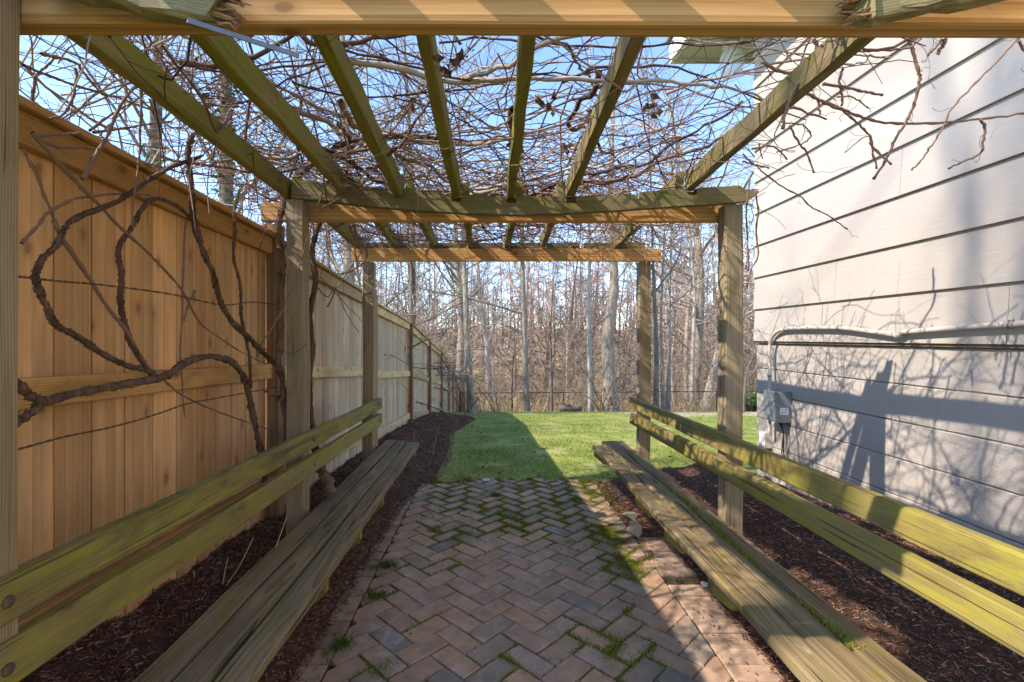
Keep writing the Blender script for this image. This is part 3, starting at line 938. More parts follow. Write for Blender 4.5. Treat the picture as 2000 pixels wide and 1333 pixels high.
# conduit, boxes, cables on the wall
cx_ = WX - .052
def cz(x, y): return pX(x, y, cx_)
cond = empty('electrical_conduit', tuple(cz(1503, 765)), 'cream painted conduit pipe bent down along the house wall', 'pipe')
pA = [cz(2080, 624), cz(1990, 633), cz(1880, 640), cz(1757, 650)]
pB = [cz(1758, 656), cz(1700, 648), cz(1640, 641), cz(1580, 641), cz(1535, 643), cz(1516, 650), cz(1506, 664), cz(1503.5, 685), cz(1503, 730), cz(1503, 775), cz(1503, 850)]
# keep the drop straight
yd = cz(1503, 700)[1]
pB = [p if i < 7 else np.array([cx_, yd, p[2]]) for i, p in enumerate(pB)]
add('pipe', tubes([(spline(pA, 20), .0135)], 10), M_conduit, cond)
add('pipe', tubes([(spline(pB, 60), .0135)], 10), M_conduit, cond)
add('coupling', tubes([(spline([cz(1751, 656), cz(1757, 653), cz(1764, 650)], 6), .018)], 10), M_conduit, cond)
for x, y in ((1535, 643), (1640, 641), (1975, 634)):
    p = cz(x, y)
    a = np.linspace(0, 2 * np.pi, 13)
    ring = np.column_stack([p[0] + .017 * np.cos(a), np.full(13, p[1]), p[2] + .017 * np.sin(a)])
    s = add('strap', tubes([(ring, .0035)], 5), M_strip, cond)
p = np.array([cx_, yd, cz(1503, 735)[2]])
a = np.linspace(0, 2 * np.pi, 13)
add('strap', tubes([(np.column_stack([p[0] + .017 * np.cos(a), p[1] + .017 * np.sin(a), np.full(13, p[2])]), .003)], 5), M_strip, cond)

ebox = empty('electrical_box', (2.15, 3.67, .655), 'grey steel electrical box with white paper label on the block wall', 'electrical box')
add('enclosure', chamfer_box(.112, .165, .222, .004), M_metal, ebox, Matrix.Translation((WX - .055, 3.68, .655)))
lid = add('cover', chamfer_box(.118, .008, .228, .002), M_metal, ebox, Matrix.Translation((WX - .055, 3.593, .652)))
for dx in (-.048, .048):
    for z in (.665, .765, .868):
        add('screw', lathe([(.0045, 0), (.004, .003)], 8), M_strip, lid, Matrix.Translation((WX - .055 + dx, 3.589, z)) @ Matrix.Rotation(math.radians(90), 4, 'X'))
lb = prism_mesh([(-.032, -.024), (.03, -.026), (.035, .0), (.03, .025), (-.018, .027), (-.034, .016)], .001)
lab = add('paper_label', lb, M_label, lid, Matrix.Translation((WX - .052, 3.5868, .735)))
for q in range(4):
    add('print_line', box_mesh(-.024, .022 - .006 * (q % 2), -.0006, -.0001, .014 - q * .010, .0165 - q * .010), M_caulk_gap, lab, Matrix.Translation((WX - .052, 3.5868, .735)))
obox = empty('outlet_box', (2.16, 3.88, .41), 'small beige outdoor outlet box low at the house corner', 'outlet box')
add('enclosure', chamfer_box(.06, .085, .125, .003), M_beige, obox, Matrix.Translation((WX - .028, 3.878, .405)))
add('outlet_cover', chamfer_box(.006, .06, .10, .002), M_white, obox, Matrix.Translation((WX - .0605, 3.878, .418)))
cab = empty('cable_bundle', (2.17, 3.63, .3), 'thin dark cables hanging below the grey electrical box', 'cable')
for k in range(4):
    q = [(2.15, 3.63 + .012 * k, .66), (2.165 + .006 * k, 3.625 + .01 * k, .55), (2.17, 3.63 + .01 * k, .46), (2.165, 3.62 + random.uniform(-.02, .03), .38), (2.16, 3.62 + random.uniform(-.06, .06), .25 + .03 * k)]
    add('cable', tubes([(spline(q, 14, .002), .0035)], 5), M_black, cab)
q = [pX(1500, 948, 2.17), pX(1512, 945, 2.16), pX(1532, 951, 2.15), pX(1546, 962, 2.15), pX(1547, 975, 2.16)]
add('cable', tubes([(spline(q, 16), .004)], 5), M_black, cab)

# ------------------------------------------------------------------ wooden fence
fx_y = [-2, 2.85, 7.55, 9.9, 12.25, 14.6, 16.95, 19.3, 21.65, 24, 26.4]
fx_x = [-1.31, -1.31, -1.319, -1.334, -1.341, -1.368, -1.44, -1.483, -1.504, -1.566, -1.62]
ft_y = [-2, .5, 1.36, 2.85, 3.6, 5.2, 7.55, 9.9, 12.25, 14.6, 16.95, 19.3, 21.65, 24, 26.4]
ft_z = [1.96, 1.925, 1.898, 1.862, 1.775, 1.655, 1.50, 1.20, .92, .47, .16, -.40, -1.0, -1.5, -2.1]
FX = lambda y: float(np.interp(y, fx_y, fx_x))
FT = lambda y: float(np.interp(y, ft_y, ft_z))
fence = empty('wooden_fence', (-1.33, 7.0, -.2), 'tall wooden privacy fence with vertical boards stepping down the slope', 'fence')
posts_y = [0.42] + [2.85 + 2.35 * i for i in range(11)]
H = 1.75
fr = random.Random(8)
board_me = {}
for i, y in enumerate(posts_y):
    x, t = FX(y), FT(y)
    mat = M_fence_post
    bar('post', (x + .030, y, t - H - .35), (x + .030, y, t + .075), .09, .09, mat, fence, up=(0, 1, 0), nseg=4, c=.006)
for i in range(len(posts_y) - 1):
    ya, yb = posts_y[i] + .048, posts_y[i + 1] - .048
    new = i == 0
    rail, bm = (M_fence_rail, M_fence_new) if new else (M_fence_rail_old, M_fence_old)
    ta, tb = FT(ya), FT(yb)
    if i == 1: ta, tb = 1.845, 1.70
    xa, xb = FX(ya), FX(yb)
    for d, hh in ((.055, .092), (.775, .085), (1.43, .085)):
        bar('rail', (xa + .021, ya, ta - d), (xb + .021, yb, tb - d), .038, hh, rail, fence, nseg=6)
    bar('cap_rail', (xa + .005, ya, ta + .006), (xb + .005, yb, tb + .006), .125, .022, rail, fence, nseg=6)
    y = ya
    while y < yb - .02:
        w = min(.1405, yb - y)
        if i > 3: w = min(.1405, yb - y)
        ym = y + w / 2
        f = (ym - ya) / (yb - ya)
        t = ta + (tb - ta) * f - .008
        if w > .02:
            bar('board', (FX(ym) - .0085 + fr.uniform(-.002, .002), ym, t - H), (FX(ym) - .0085 + fr.uniform(-.002, .002), ym, t), w - fr.uniform(.004, .0075), .016, bm, fence,
                up=(1, 0, 0), nseg=3, c=.002, jit=.0005)
            bar('added_gap_backing', (FX(y) - .0215, y, t - H), (FX(y) - .0215, y, t), .05, .006, M_caulk_gap, fence, up=(1, 0, 0), nseg=1, c=.001, jit=0)  # added dark strip behind each gap, blocks leaking sun and deepens its shade
        y += .1405

# ------------------------------------------------------------------ pergola
perg = empty('pergola', (0.1, 2.4, 0.0), 'weathered wooden pergola of mossy rafters on three post frames with new pine beams', 'pergola')
Y1, Y2, Y3 = .865, 2.42, 3.84
PL, PR = -.945, 1.156
for Y, xl, xr, top in ((Y1, -.925, PR, 1.985), (Y2, PL, PR, 1.955), (Y3, PL, PR, 1.878)):
    for k, x in enumerate((xl - .0445, xr + .0445)):
        tp = top + (.012 if (Y == Y2 and k == 0) else (-.012 if Y == Y2 else 0))
        p = bar('post', (x, Y + .0445, -.25), (x, Y + .0445, tp), .089, .089, M_post, perg, up=(0, 1, 0), nseg=8, c=.005, jit=.0015)
# new beams
bar('beam', (-1.6, .976, 1.9445), (2.2, .976, 1.936), .046, .089, M_new, perg, nseg=8, jit=.0006)
bar('beam', (-1.198, Y2 + .0895 + .020, 1.9305), (1.21, Y2 + .0895 + .020, 1.9265), .038, .096, M_new, perg, nseg=8, jit=.0006)
bar('beam', (-1.106, Y3 - .0205, 1.9285), (1.315, Y3 - .0205, 1.9285), .038, .099, M_new, perg, nseg=8, jit=.0006)
# old sagging notched beam on frame 2
RX = [-1.031, -.737, -.463, -.180, .090, .383, .978]
def yz(x, y, Y): return EYE - (y - VY) * Y / FPX
yb2 = Y2 - .012
top = [(572, 353), (620, 358), (700, 367), (780, 374), (860, 380), (940, 384), (1020, 386), (1100, 386), (1190, 384), (1240, 379), (1300, 373), (1370, 369), (1440, 365)]
bot = [(1440, 397), (1400, 400), (1330, 404), (1200, 413), (1100, 419), (1000, 421), (900, 418), (800, 412), (700, 402), (600, 391), (572, 388)]
tail = [(1452, 372), (1466, 373), (1477, 375), (1479, 378), (1472, 386), (1460, 393)]
toX = lambda p: (p[0] - VX) * yb2 / FPX
tX = [toX(p) for p in top]
tZ = [yz(*p, yb2) for p in top]
prof = []
notches = sorted([(x, .024, .034) for x in RX[1:]] + [(.700, .022, .030), (-.05, .002, .0)])
xs = sorted(set([round(v, 4) for v in np.linspace(tX[0], tX[-1], 24)]))
zt = lambda x: float(np.interp(x, tX, tZ))
pts_ = [(x, zt(x)) for x in xs if not any(abs(x - a) < w + .004 for a, w, d in notches if d > 0)]
for a, w, d in notches:
    if d > 0:
        pts_ += [(a - w, zt(a)), (a - w + .0008, zt(a) - d), (a + w - .0008, zt(a) - d), (a + w, zt(a))]
prof = sorted(pts_, key=lambda q: q[0])
prof += [(toX(p), yz(*p, yb2)) for p in tail]
prof += [(toX(p), yz(*p, yb2)) for p in bot]
me = prism_mesh(prof, .040)
add('old_beam', me, M_oldbeam, perg, Matrix.Translation((0, Y2 - .031, 0)))
prof2 = [(x - .02, z) for x, z in prof if x < 1.215 and not (x > 1.2 and z < 1.9)]
add('old_beam', prism_mesh([(-.93, 2.03), (-.5, 2.01), (0, 1.975), (.5, 1.985), (.9, 2.005), (1.205, 2.022), (1.205, 1.962), (.9, 1.95), (.5, 1.93), (0, 1.915), (-.5, 1.945), (-.93, 1.968)], .036), M_oldbeam, perg, Matrix.Translation((0, Y2 + .0105, 0)))
# old beam on frame 3, behind the new one
prof = []
for a, b in zip([-.98] + [x + .03 for x in RX[1:]] + [.70], [RX[1] - .03] + [x - .03 for x in RX[2:]] + [.66]): pass
x = -1.0
cuts = sorted([(-.78, .024), (-.477, .024), (-.185, .024), (.105, .024), (.40, .024), (.70, .022), (.975, .024)])
prof = [(-1.0, 2.03)]
for a, w in cuts:
    prof += [(a - w, 2.03), (a - w, 1.99), (a + w, 1.99), (a + w, 2.03)]
prof += [(1.20, 2.03), (1.20, 1.94), (-1.0, 1.94)]
add('old_beam', prism_mesh(prof, .038), M_oldbeam, perg, Matrix.Translation((0, Y3 + .002, 0)))
add('beam_packer', box_mesh(-1.2, 1.3, .958, .996, 1.991, 2.066), M_oldbeam, perg)
# rafters, near bay then far bay
zn = [2.025, 2.03, 2.10, 2.095, 2.095, 2.105, 2.075]
zm = [1.985, 1.990, 1.968, 1.963, 1.966, 1.972, 2.016]
for k, x in enumerate(RX):
    m = M_rafter if k < 5 else M_rafter_b
    slope = (zm[k] - zn[k]) / (2.40 - .98)
    ya, yb = .82, 2.430 + (.0 if k else .05)
    bar('rafter', (x + random.uniform(-.006, .006), ya, zn[k] + slope * (ya - .98) + .0445), (x, yb, zn[k] + slope * (yb - .98) + .0445), .040, .089, m, perg, nseg=8, jit=.0016, c=.005, endj=.004)
    xf = [-1.07, -.780, -.477, -.185, .105, .40, .975][k]
    za, zb = zm[k] + .004, 1.985
    bar('rafter', (x + .043 * (1 if k < 5 else -1), 2.432, za + .0445), (xf, 3.98, zb + .0445), .040, .089, m, perg, nseg=8, jit=.0016, c=.005, endj=.004)
# broken old beam hanging in front of the first new beam
def rag(me, seed, side):
    r2 = random.Random(seed)
    n = len(me.vertices)
    for v in me.vertices:
        if (v.co.x > .0 if side > 0 else v.co.x < 0): pass
    return me
def broken(a, b, w, h, seed):
    """timber whose far end (b) is splintered"""
    L = (Vector(b) - Vector(a)).length
    me = bar_mesh(L, w, h, .006, 10, .002, None, seed)
    n0 = len(me.vertices)
    r2 = random.Random(seed)
    o = add('old_beam', me, M_oldbeam, perg, frame_mw(a, b))
    for v in me.vertices:
        if v.co.x > L - .001: v.co.x -= r2.uniform(0, .03)
    for s in range(26):
        y0, z0 = r2.uniform(-w * .46, w * .46), r2.uniform(-h * .47, h * .46)
        ln, th = r2.uniform(.006, .032), r2.uniform(.0012, .0042)
        q = [(L - .03, y0, z0), (L - .005, y0, z0), (L + ln * .5, y0 + r2.uniform(-.004, .004), z0 + r2.uniform(-.004, .004)), (L + ln, y0 + r2.uniform(-.008, .008), z0 + r2.uniform(-.01, .004))]
        add('splinter', tubes([(np.array(q), np.array([th, th, th * .7, .0008]))], 5, False, .2), M_splint, o, frame_mw(a, b))
    return o
M_splint = simple('splintered_wood', (0.13, 0.055, 0.025), (0.34, 0.19, 0.10), 30, 0.9, 0.5)
pa, pb = px(60, -62, .90), px(446, 22, .915)
broken(tuple(pa), tuple(pb), .040, .075, 3)
pa, pb = px(2060, -55, .90), px(1665, 18, .915)
broken(tuple(pa), tuple(pb), .040, .062, 5)
st = add('metal_strip', chamfer_box(.19, .003, .010, .0006), M_strip, perg, frame_mw(px(365, 45, .88), px(532, 98, .93)) @ Matrix.Translation((.095, 0, 0)))
# bolts and benches ------------------------------------------------
def bench(side, label):
    inner, outer = (-.61, -.912) if side < 0 else (.80, 1.105)
    face = (-.926 if side < 0 else 1.137)
    b = empty('bench', (face, 2.4, 0), label, 'bench')
    ns = Vector((1, 0, 0)) if side < 0 else Vector((-1, 0, 0))
    wpl = .092
    xs = [inner + side * (wpl / 2 + k * (wpl + .011)) for k in range(3)]
    ends = [4.02, 4.06, 4.12] if side < 0 else [3.90, 4.06, 4.10]
    for k, x in enumerate(xs):
        zt_ = .42 - .019 + (0.0, -.003, -.006)[k] * (1 if side > 0 else .5)
        bar('seat_plank', (x + random.uniform(-.004, .004), .25, zt_), (x + random.uniform(-.004, .004), ends[k], zt_), wpl, .038, M_seat, b, nseg=14, c=.006, jit=.0020, endj=.006)
    for zt_, nm in ((.843, 'backrest_rail'), (.716, 'backrest_rail')):
        z0, z1 = zt_ - .0445 - .0135 * .2, zt_ - .0445 - .0135 * 3.98
        if side > 0: z0, z1 = z0 - .012, z1 + .004
        bar(nm, (face, .2, z0), (face, 3.985, z1), .038, .089, M_back, b, nseg=12, c=.006, jit=.0016, endj=.004)
        for Y in (Y1, Y2, Y3):
            f = (Y + .045 - .2) / 3.785
            z = z0 + (z1 - z0) * f
            xb = face + ns.x * .0185
            add('bolt', lathe([(.012, 0), (.0115, .003), (.007, .005), (.002, .006)], 10), M_rust, b,
                Matrix.Translation((xb, Y + .045, z)) @ Matrix.Rotation(math.radians(90) * ns.x, 4, 'Y'))
    for Y in (.92, 1.80, 2.27, 2.74, 3.88):
        x0, x1 = face, inner + side * .012
        prof = [(x0, .27), (x1 + side * .07, .27), (x1, .33), (x1, .3815), (x0, .3815)]
        if side > 0: prof = prof[::-1]
        add('seat_bearer', prism_mesh(prof, .040), M_back, b, Matrix.Translation((0, Y, 0)))
    return b
bench(-1, 'mossy green wooden bench along the fence side of the path')
bench(1, 'sunlit mossy wooden bench along the house side of the path')

# moss strip on the right bench's outer planks
n = 5200
t = rng.uniform(0, 1, n)
Yq = 1.35 + 2.2 * t
Xq = 1.010 + rng.normal(0, .013, n) + .01 * vnoise(Yq, Yq, 4, 3)
kp = (vnoise(Yq, Xq, 5, 21) + 0.75 * np.exp(-((Yq - 2.15) / .55) ** 2) + rng.normal(0, .2, n)) > .35
Yq, Xq = Yq[kp], Xq[kp]
n = len(Yq)
bm_ = add('moss', blades(np.column_stack([Xq, Yq, np.full(n, .408)]), rng.uniform(.008, .018, n), rng.uniform(.004, .008, n), .9, M_moss, 'm', False), M_moss)
tag(bm_, 'strip of green moss along the back of the right bench seat', 'moss', None, 'stuff')

# ------------------------------------------------------------------ grape vines
def z4(x, y): return (x / 2.836, 430 + y / 2.836)      # readings taken on enlarged views of the photograph
def z1(x, y): return (x / 2.854, y / 2.854)
def z3(x, y): return (1300 + x / 2.854, y / 2.854)
def rope(pts, X, r0, r1, n=None, wob=.006, xo=None):
    P = [pX(a, b, X + (xo[i] if xo else 0)) for i, (a, b) in enumerate(pts)]
    n = n or len(P) * 9
    C = spline(P, n, 0)
    t = np.linspace(0, 1, n)
    C = C + np.column_stack([wob * np.sin(t * 23 + r0 * 900), wob * .6 * np.sin(t * 31 + 1), wob * .6 * np.cos(t * 27)])
    R = r0 + (r1 - r0) * t
    R = R * (1 + .10 * np.sin(t * 61) + rng.normal(0, .12, n) + .28 * (rng.uniform(0, 1, n) > .94))
    return C, R

def shaggy(paths, k):
    """peeling bark strips along thick vine"""
    out = []
    for C, R in paths:
        for _ in range(int(len(C) * k)):
            m = int(rng.integers(3, 6))
            i = int(rng.integers(0, max(1, len(C) - m)))
            seg = C[i:i + m]
            if len(seg) < 3: continue
            d = rng.normal(0, 1, 3)
            T = seg[-1] - seg[0]
            d -= T * T.dot(d) / (T.dot(T) + 1e-9)
            d /= np.linalg.norm(d)
            lift = np.linspace(0, 1, len(seg)) ** 3 * rng.uniform(0, .004)
            q = seg + d * (R[i:i + m] * .98 + lift)[:, None] + rng.normal(0, .0012, seg.shape)
            w_ = rng.uniform(.0012, .0034)
            out.append((q, np.linspace(w_, w_ * .4, len(seg))))
    return out

VXP = -1.12
vine1 = empty('grape_vine', tuple(pX(515, 900, VXP)), 'thick twisted grapevine trunk looping in front of the orange fence panel', 'vine')
t1 = rope([(519, 960), (516, 905), (505, 868), (493, 815), (487, 768), (478, 737), (452, 709), (412, 699), (370, 706), (330, 730), (300, 742), (230, 755), (150, 766), (85, 784), (40, 760), (0, 735)], VXP, .0118, .0098)
add('trunk', tubes([t1], 9, True, .16), M_vine, vine1)
arms = [rope([(300, 742), (282, 722), (250, 712), (200, 690), (150, 660), (110, 635), (90, 600), (78, 570), (75, 540), (85, 500), (102, 478), (128, 450), (160, 425), (228, 390), (290, 350), (345, 325), (400, 303)], VXP, .0072, .0045),
        rope([(288, 728), (265, 690), (250, 650), (240, 610), (233, 575), (234, 530), (236, 490), (250, 450), (268, 420), (305, 390), (336, 396), (371, 431), (392, 468)], VXP - .02, .0066, .0045),
        rope([(85, 784), (62, 805), (40, 820), (20, 832)], VXP, .009, .005)]
for a in arms:
    add('arm', tubes([a], 8, True, .16), M_vine, vine1)
add('bark_shreds', tubes(shaggy([t1] + arms, 4.0), 3, False), M_vine, vine1)['kind'] = 'stuff'
canes1 = [[z4(300, 0), z4(340, 95), z4(500, 330), z4(580, 460), z4(700, 620), z4(810, 800), z4(900, 880), z4(1000, 965), z4(1180, 1050), z4(1400, 1130), z4(1570, 1190)],
          [z4(120, 130), z4(200, 40), z1(280, 1180), z1(420, 1110), z1(560, 1090), z1(760, 1080), z1(860, 1100)],
          [z1(130, 830), z1(220, 1010), z1(300, 1230), z1(340, 1333), z4(400, 180)],
          [z1(180, 740), z1(300, 880), z1(440, 1030), z1(560, 1150), z1(680, 1280), z4(850, 210), z4(1000, 380), z4(1100, 560), z4(1200, 640), z4(1350, 740), z4(1480, 800)],
          [z4(1030, 0), z4(1015, 250), z4(1010, 500), z4(1000, 740), z4(1010, 900), z4(1020, 1090)],
          [z1(460, 1000), z1(520, 890), z1(600, 760), z1(640, 650), z1(740, 500), z1(830, 460), z1(960, 425), z1(1080, 420)],
          [z1(790, 480), z1(785, 620), z1(780, 800), z1(770, 950), z1(745, 1100), z1(740, 1280)],
          [z4(1080, 390), z4(1040, 480), z4(1020, 560)], [z1(180, 560), z1(200, 430), z1(260, 370), z1(320, 310)],
          [z1(130, 365), z1(340, 450), z1(560, 520), z1(700, 560), z1(900, 640)], [z1(420, 380), z1(425, 440), z1(400, 560), z1(350, 640), z1(270, 665)],
          [z1(520, 740), z1(700, 715), z1(850, 690), z1(960, 680)], [z1(500, 730), z1(620, 640), z1(760, 560)], [z1(200, 760), z1(330, 750), z1(450, 745)],
          [z1(200, 780), z1(330, 820), z1(450, 825), z1(540, 830)], [z1(230, 300), z1(420, 350), z1(460, 400), z1(560, 520)]]
for k, c in enumerate(canes1):
    P, R = rope(c, VXP + (.02 if k in (5, 6) else -.01 - .01 * (k % 3)), .0062 if k in (0, 3, 5) else .0042, .0028, None, .0012)
    add('cane', tubes([(P, R)], 6, True, .08), M_cane, vine1)

vine2 = empty('grape_vine', tuple(pX(555, 745, VXP + .03)), 'forked grapevine trunk climbing the left middle pergola post', 'vine')
t2 = rope([(560, 900), (557, 800), (553, 745), (541, 712), (547, 670), (549, 610), (549, 540), (548, 490), (546, 445), (550, 404), (559, 376), (577, 349)], -1.06, .0150, .0130)
q = [t2[0][-1]] + [px(588, 338, 2.42), px(617, 317, 2.40), px(665, 283, 2.30), px(740, 268, 2.2), px(840, 270, 2.3), px(930, 285, 2.35)]
C = spline(q, 40)
t2b = (C, np.linspace(.0145, .007, 40) * (1 + rng.normal(0, .12, 40)))
add('trunk', tubes([t2], 9, True, .16), M_vine, vine2)
a2 = [t2b, rope([(541, 716), (520, 692), (490, 665), (460, 640), (440, 600), (421, 560), (410, 525), (395, 480), (381, 440), (373, 400), (372, 350), (371, 300), (372, 262)], -1.11, .0105, .0072),
      rope([(492, 760), (484, 690), (472, 600), (461, 520), (456, 440), (461, 400), (470, 360)], -1.13, .0052, .004)]
for a in a2:
    add('arm', tubes([a], 8, True, .16), M_vine, vine2)
add('bark_shreds', tubes(shaggy([t2] + a2, 4.0), 3, False), M_vine, vine2)['kind'] = 'stuff'
canes2 = [([px(500, 690, 2.3), px(560, 590, 2.36), px(588, 510, 2.38), px(605, 450, 2.38), px(622, 400, 2.36), px(640, 355, 2.34), px(655, 310, 2.3)], .0045),
          ([px(624, 412, 2.37), px(650, 395, 2.36), px(680, 380, 2.34), px(700, 365, 2.33), px(720, 350, 2.3), px(740, 320, 2.3)], .0052),
          ([px(500, 695, 2.4), px(530, 680, 2.4), px(570, 690, 2.38), px(600, 672, 2.36)], .003), ([px(548, 470, 2.40), px(530, 452, 2.3), px(515, 450, 2.28)], .005)]
for c, r_ in canes2:
    C = spline(c, 30, .0015)
    add('cane', tubes([(C, np.linspace(r_, r_ * .7, 30) * (1 + rng.normal(0, .07, 30)))], 6, True), M_cane, vine2)

vine3 = empty('grape_vine', tuple(px(632, 940, 2.72)), 'stout grapevine trunk rising behind the left bench back', 'vine')
q = [px(644, 965, 2.62), px(636, 935, 2.64), px(622, 905, 2.68), px(612, 860, 2.72), px(606, 800, 2.75), px(604, 740, 2.75), px(610, 680, 2.75), px(605, 610, 2.75), px(617, 550, 2.72), px(609, 500, 2.72), px(615, 465, 2.7), px(627, 430, 2.66), px(640, 395, 2.6), px(655, 350, 2.5)]
C = spline(q, 80)
t3 = (C, np.interp(np.linspace(0, 1, 80), [0, .12, .3, 1], [.034, .027, .016, .011]) * (1 + rng.normal(0, .12, 80)))
add('trunk', tubes([t3], 9, True, .16), M_vine, vine3)
t3b = [px(615, 465, 2.7), px(605, 440, 2.6), px(612, 415, 2.55), px(600, 380, 2.5)]
add('bark_shreds', tubes(shaggy([t3], 4.0), 3, False), M_vine, vine3)['kind'] = 'stuff'
for c, r_ in (([px(690, 440, 2.9), px(700, 470, 3.0), px(716, 490, 3.1), px(712, 510, 3.1), px(690, 528, 3.05), px(665, 536, 3.0)], .010),
              ([px(680, 430, 2.9), px(690, 470, 2.95), px(700, 522, 3.0)], .006), ([px(640, 600, 2.9), px(660, 560, 2.9), px(700, 500, 3.0), px(730, 455, 3.05)], .005),
              ([px(612, 555, 2.75), px(640, 580, 2.75), px(655, 560, 2.75), px(670, 600, 2.75), px(700, 650, 2.8)], .004), ([px(625, 540, 2.75), px(680, 600, 2.8), px(720, 640, 2.9)], .003)):
    C = spline(c, 24, .002)
    add('cane', tubes([(C, np.linspace(r_, r_ * .6, 24))], 6, True, .06), M_cane, vine3)

# pruned canes hanging past the last rafter in front of the house
vine4 = empty('grape_vine', (1.05, 1.9, 2.12), 'bare pruned canes of the vine dangling in front of the pale siding', 'vine')
D = 1.75
dang = [([(1350, 215), (1380, 290), (1410, 400), (1415, 460), (1400, 540), (1370, 620), (1330, 700), (1285, 770), (1240, 870), (1160, 1000)], .0048, 1.55),
        ([(760, 500), (820, 540), (900, 580), (1000, 620), (1100, 655), (1200, 680), (1400, 690), (1600, 680), (1750, 665), (2010, 632)], .0050, 1.7),
        ([(1755, 665), (1780, 710), (1770, 800), (1750, 860), (1660, 900), (1580, 940)], .0042, 1.7),
        ([(1975, 205), (1845, 345), (1700, 490), (1600, 600), (1550, 700), (1500, 790), (1430, 890), (1375, 950)], .0034, 1.6),
        ([(820, 540), (960, 600), (1060, 680), (1130, 750), (1170, 830), (1262, 920)], .0042, 1.8), ([(1140, 760), (1150, 830), (1178, 940)], .0040, 1.8),
        ([(880, 470), (1010, 490), (1120, 515), (1207, 530)], .0045, 1.6), ([(690, 700), (740, 790), (790, 860), (828, 965)], .0042, 1.9),
        ([(430, 860), (480, 910), (620, 1020), (740, 1090), (820, 1160), (900, 1200), (1012, 1280)], .0036, 2.1), ([(990, 380), (970, 450), (985, 530), (985, 590)], .004, 1.6),
        ([(640, 680), (760, 700), (810, 760), (740, 810), (620, 850)], .003, 1.9), ([(1230, 900), (1160, 830), (1120, 760), (1000, 850)], .0022, 1.8),
        ([(850, 560), (860, 640)], .0045, 1.8), ([(960, 540), (1040, 545), (1132, 600)], .003, 1.75), ([(480, 830), (600, 820), (680, 890)], .004, 2.0),
        ([(500, 1060), (515, 1180), (505, 1290), (515, 1420), (480, 1500), (450, 1600)], .004, 2.3), ([(470, 1000), (450, 1160), (455, 1300), (465, 1500), (445, 1480)], .004, 2.35),
        ([(830, 215), (840, 290), (760, 440), (690, 560), (650, 720)], .0055, 1.5), ([(1420, 215), (1350, 270), (1180, 280), (1050, 290)], .0035, 1.5),
        ([(1545, 215), (1500, 270), (1460, 310)], .004, 1.45), ([(1560, 225), (1540, 260), (1515, 300)], .0055, 1.45), ([(1250, 320), (1200, 322), (1090, 310), (980, 300)], .003, 1.55),
        ([(1965, 225), (1990, 270), (2020, 300)], .004, 1.5), ([(540, 340), (640, 400), (720, 410), (790, 450), (850, 455)], .006, 1.7),
        ([(1140, 300), (1110, 350), (1060, 350)], .0022, 1.6), ([(430, 900), (500, 920), (575, 938)], .004, 2.1), ([(520, 800), (530, 850), (540, 885)], .003, 2.1)]
for k, (c, r_, Yd) in enumerate(dang):
    P = np.array([px(*z3(*p), Yd + .012 * i) for i, p in enumerate(c)])
    n = max(8, len(c) * 5)
    C = spline(P, n, .0012)
    R = np.linspace(r_, r_ * .75, n)
    R[::5] *= 1.35
    R[-1] *= 1.5
    add('cane', tubes([(C, R)], 6, True, 0, True), M_cane, vine4)
# curling tendrils
tend = []
for k in range(46):
    c, r_, Yd = dang[rng.integers(0, len(dang))]
    i = rng.integers(0, len(c))
    p = px(*z3(*c[i]), Yd + .012 * i)
    n = 14
    t = np.linspace(0, 1, n)
    d = rng.normal(0, 1, 3)
    d /= np.linalg.norm(d)
    L = rng.uniform(.03, .12)
    e = rng.normal(0, 1, 3)
    C = p + np.outer(t, d) * L + np.column_stack([np.sin(t * 7) * .012 * t, np.zeros(n), np.cos(t * 7) * .012 * t]) + np.outer(t ** 2, e) * .01
    tend.append((C, np.full(n, .0009)))
add('tendrils', tubes(tend, 3, True), M_cane, vine4)['kind'] = 'stuff'

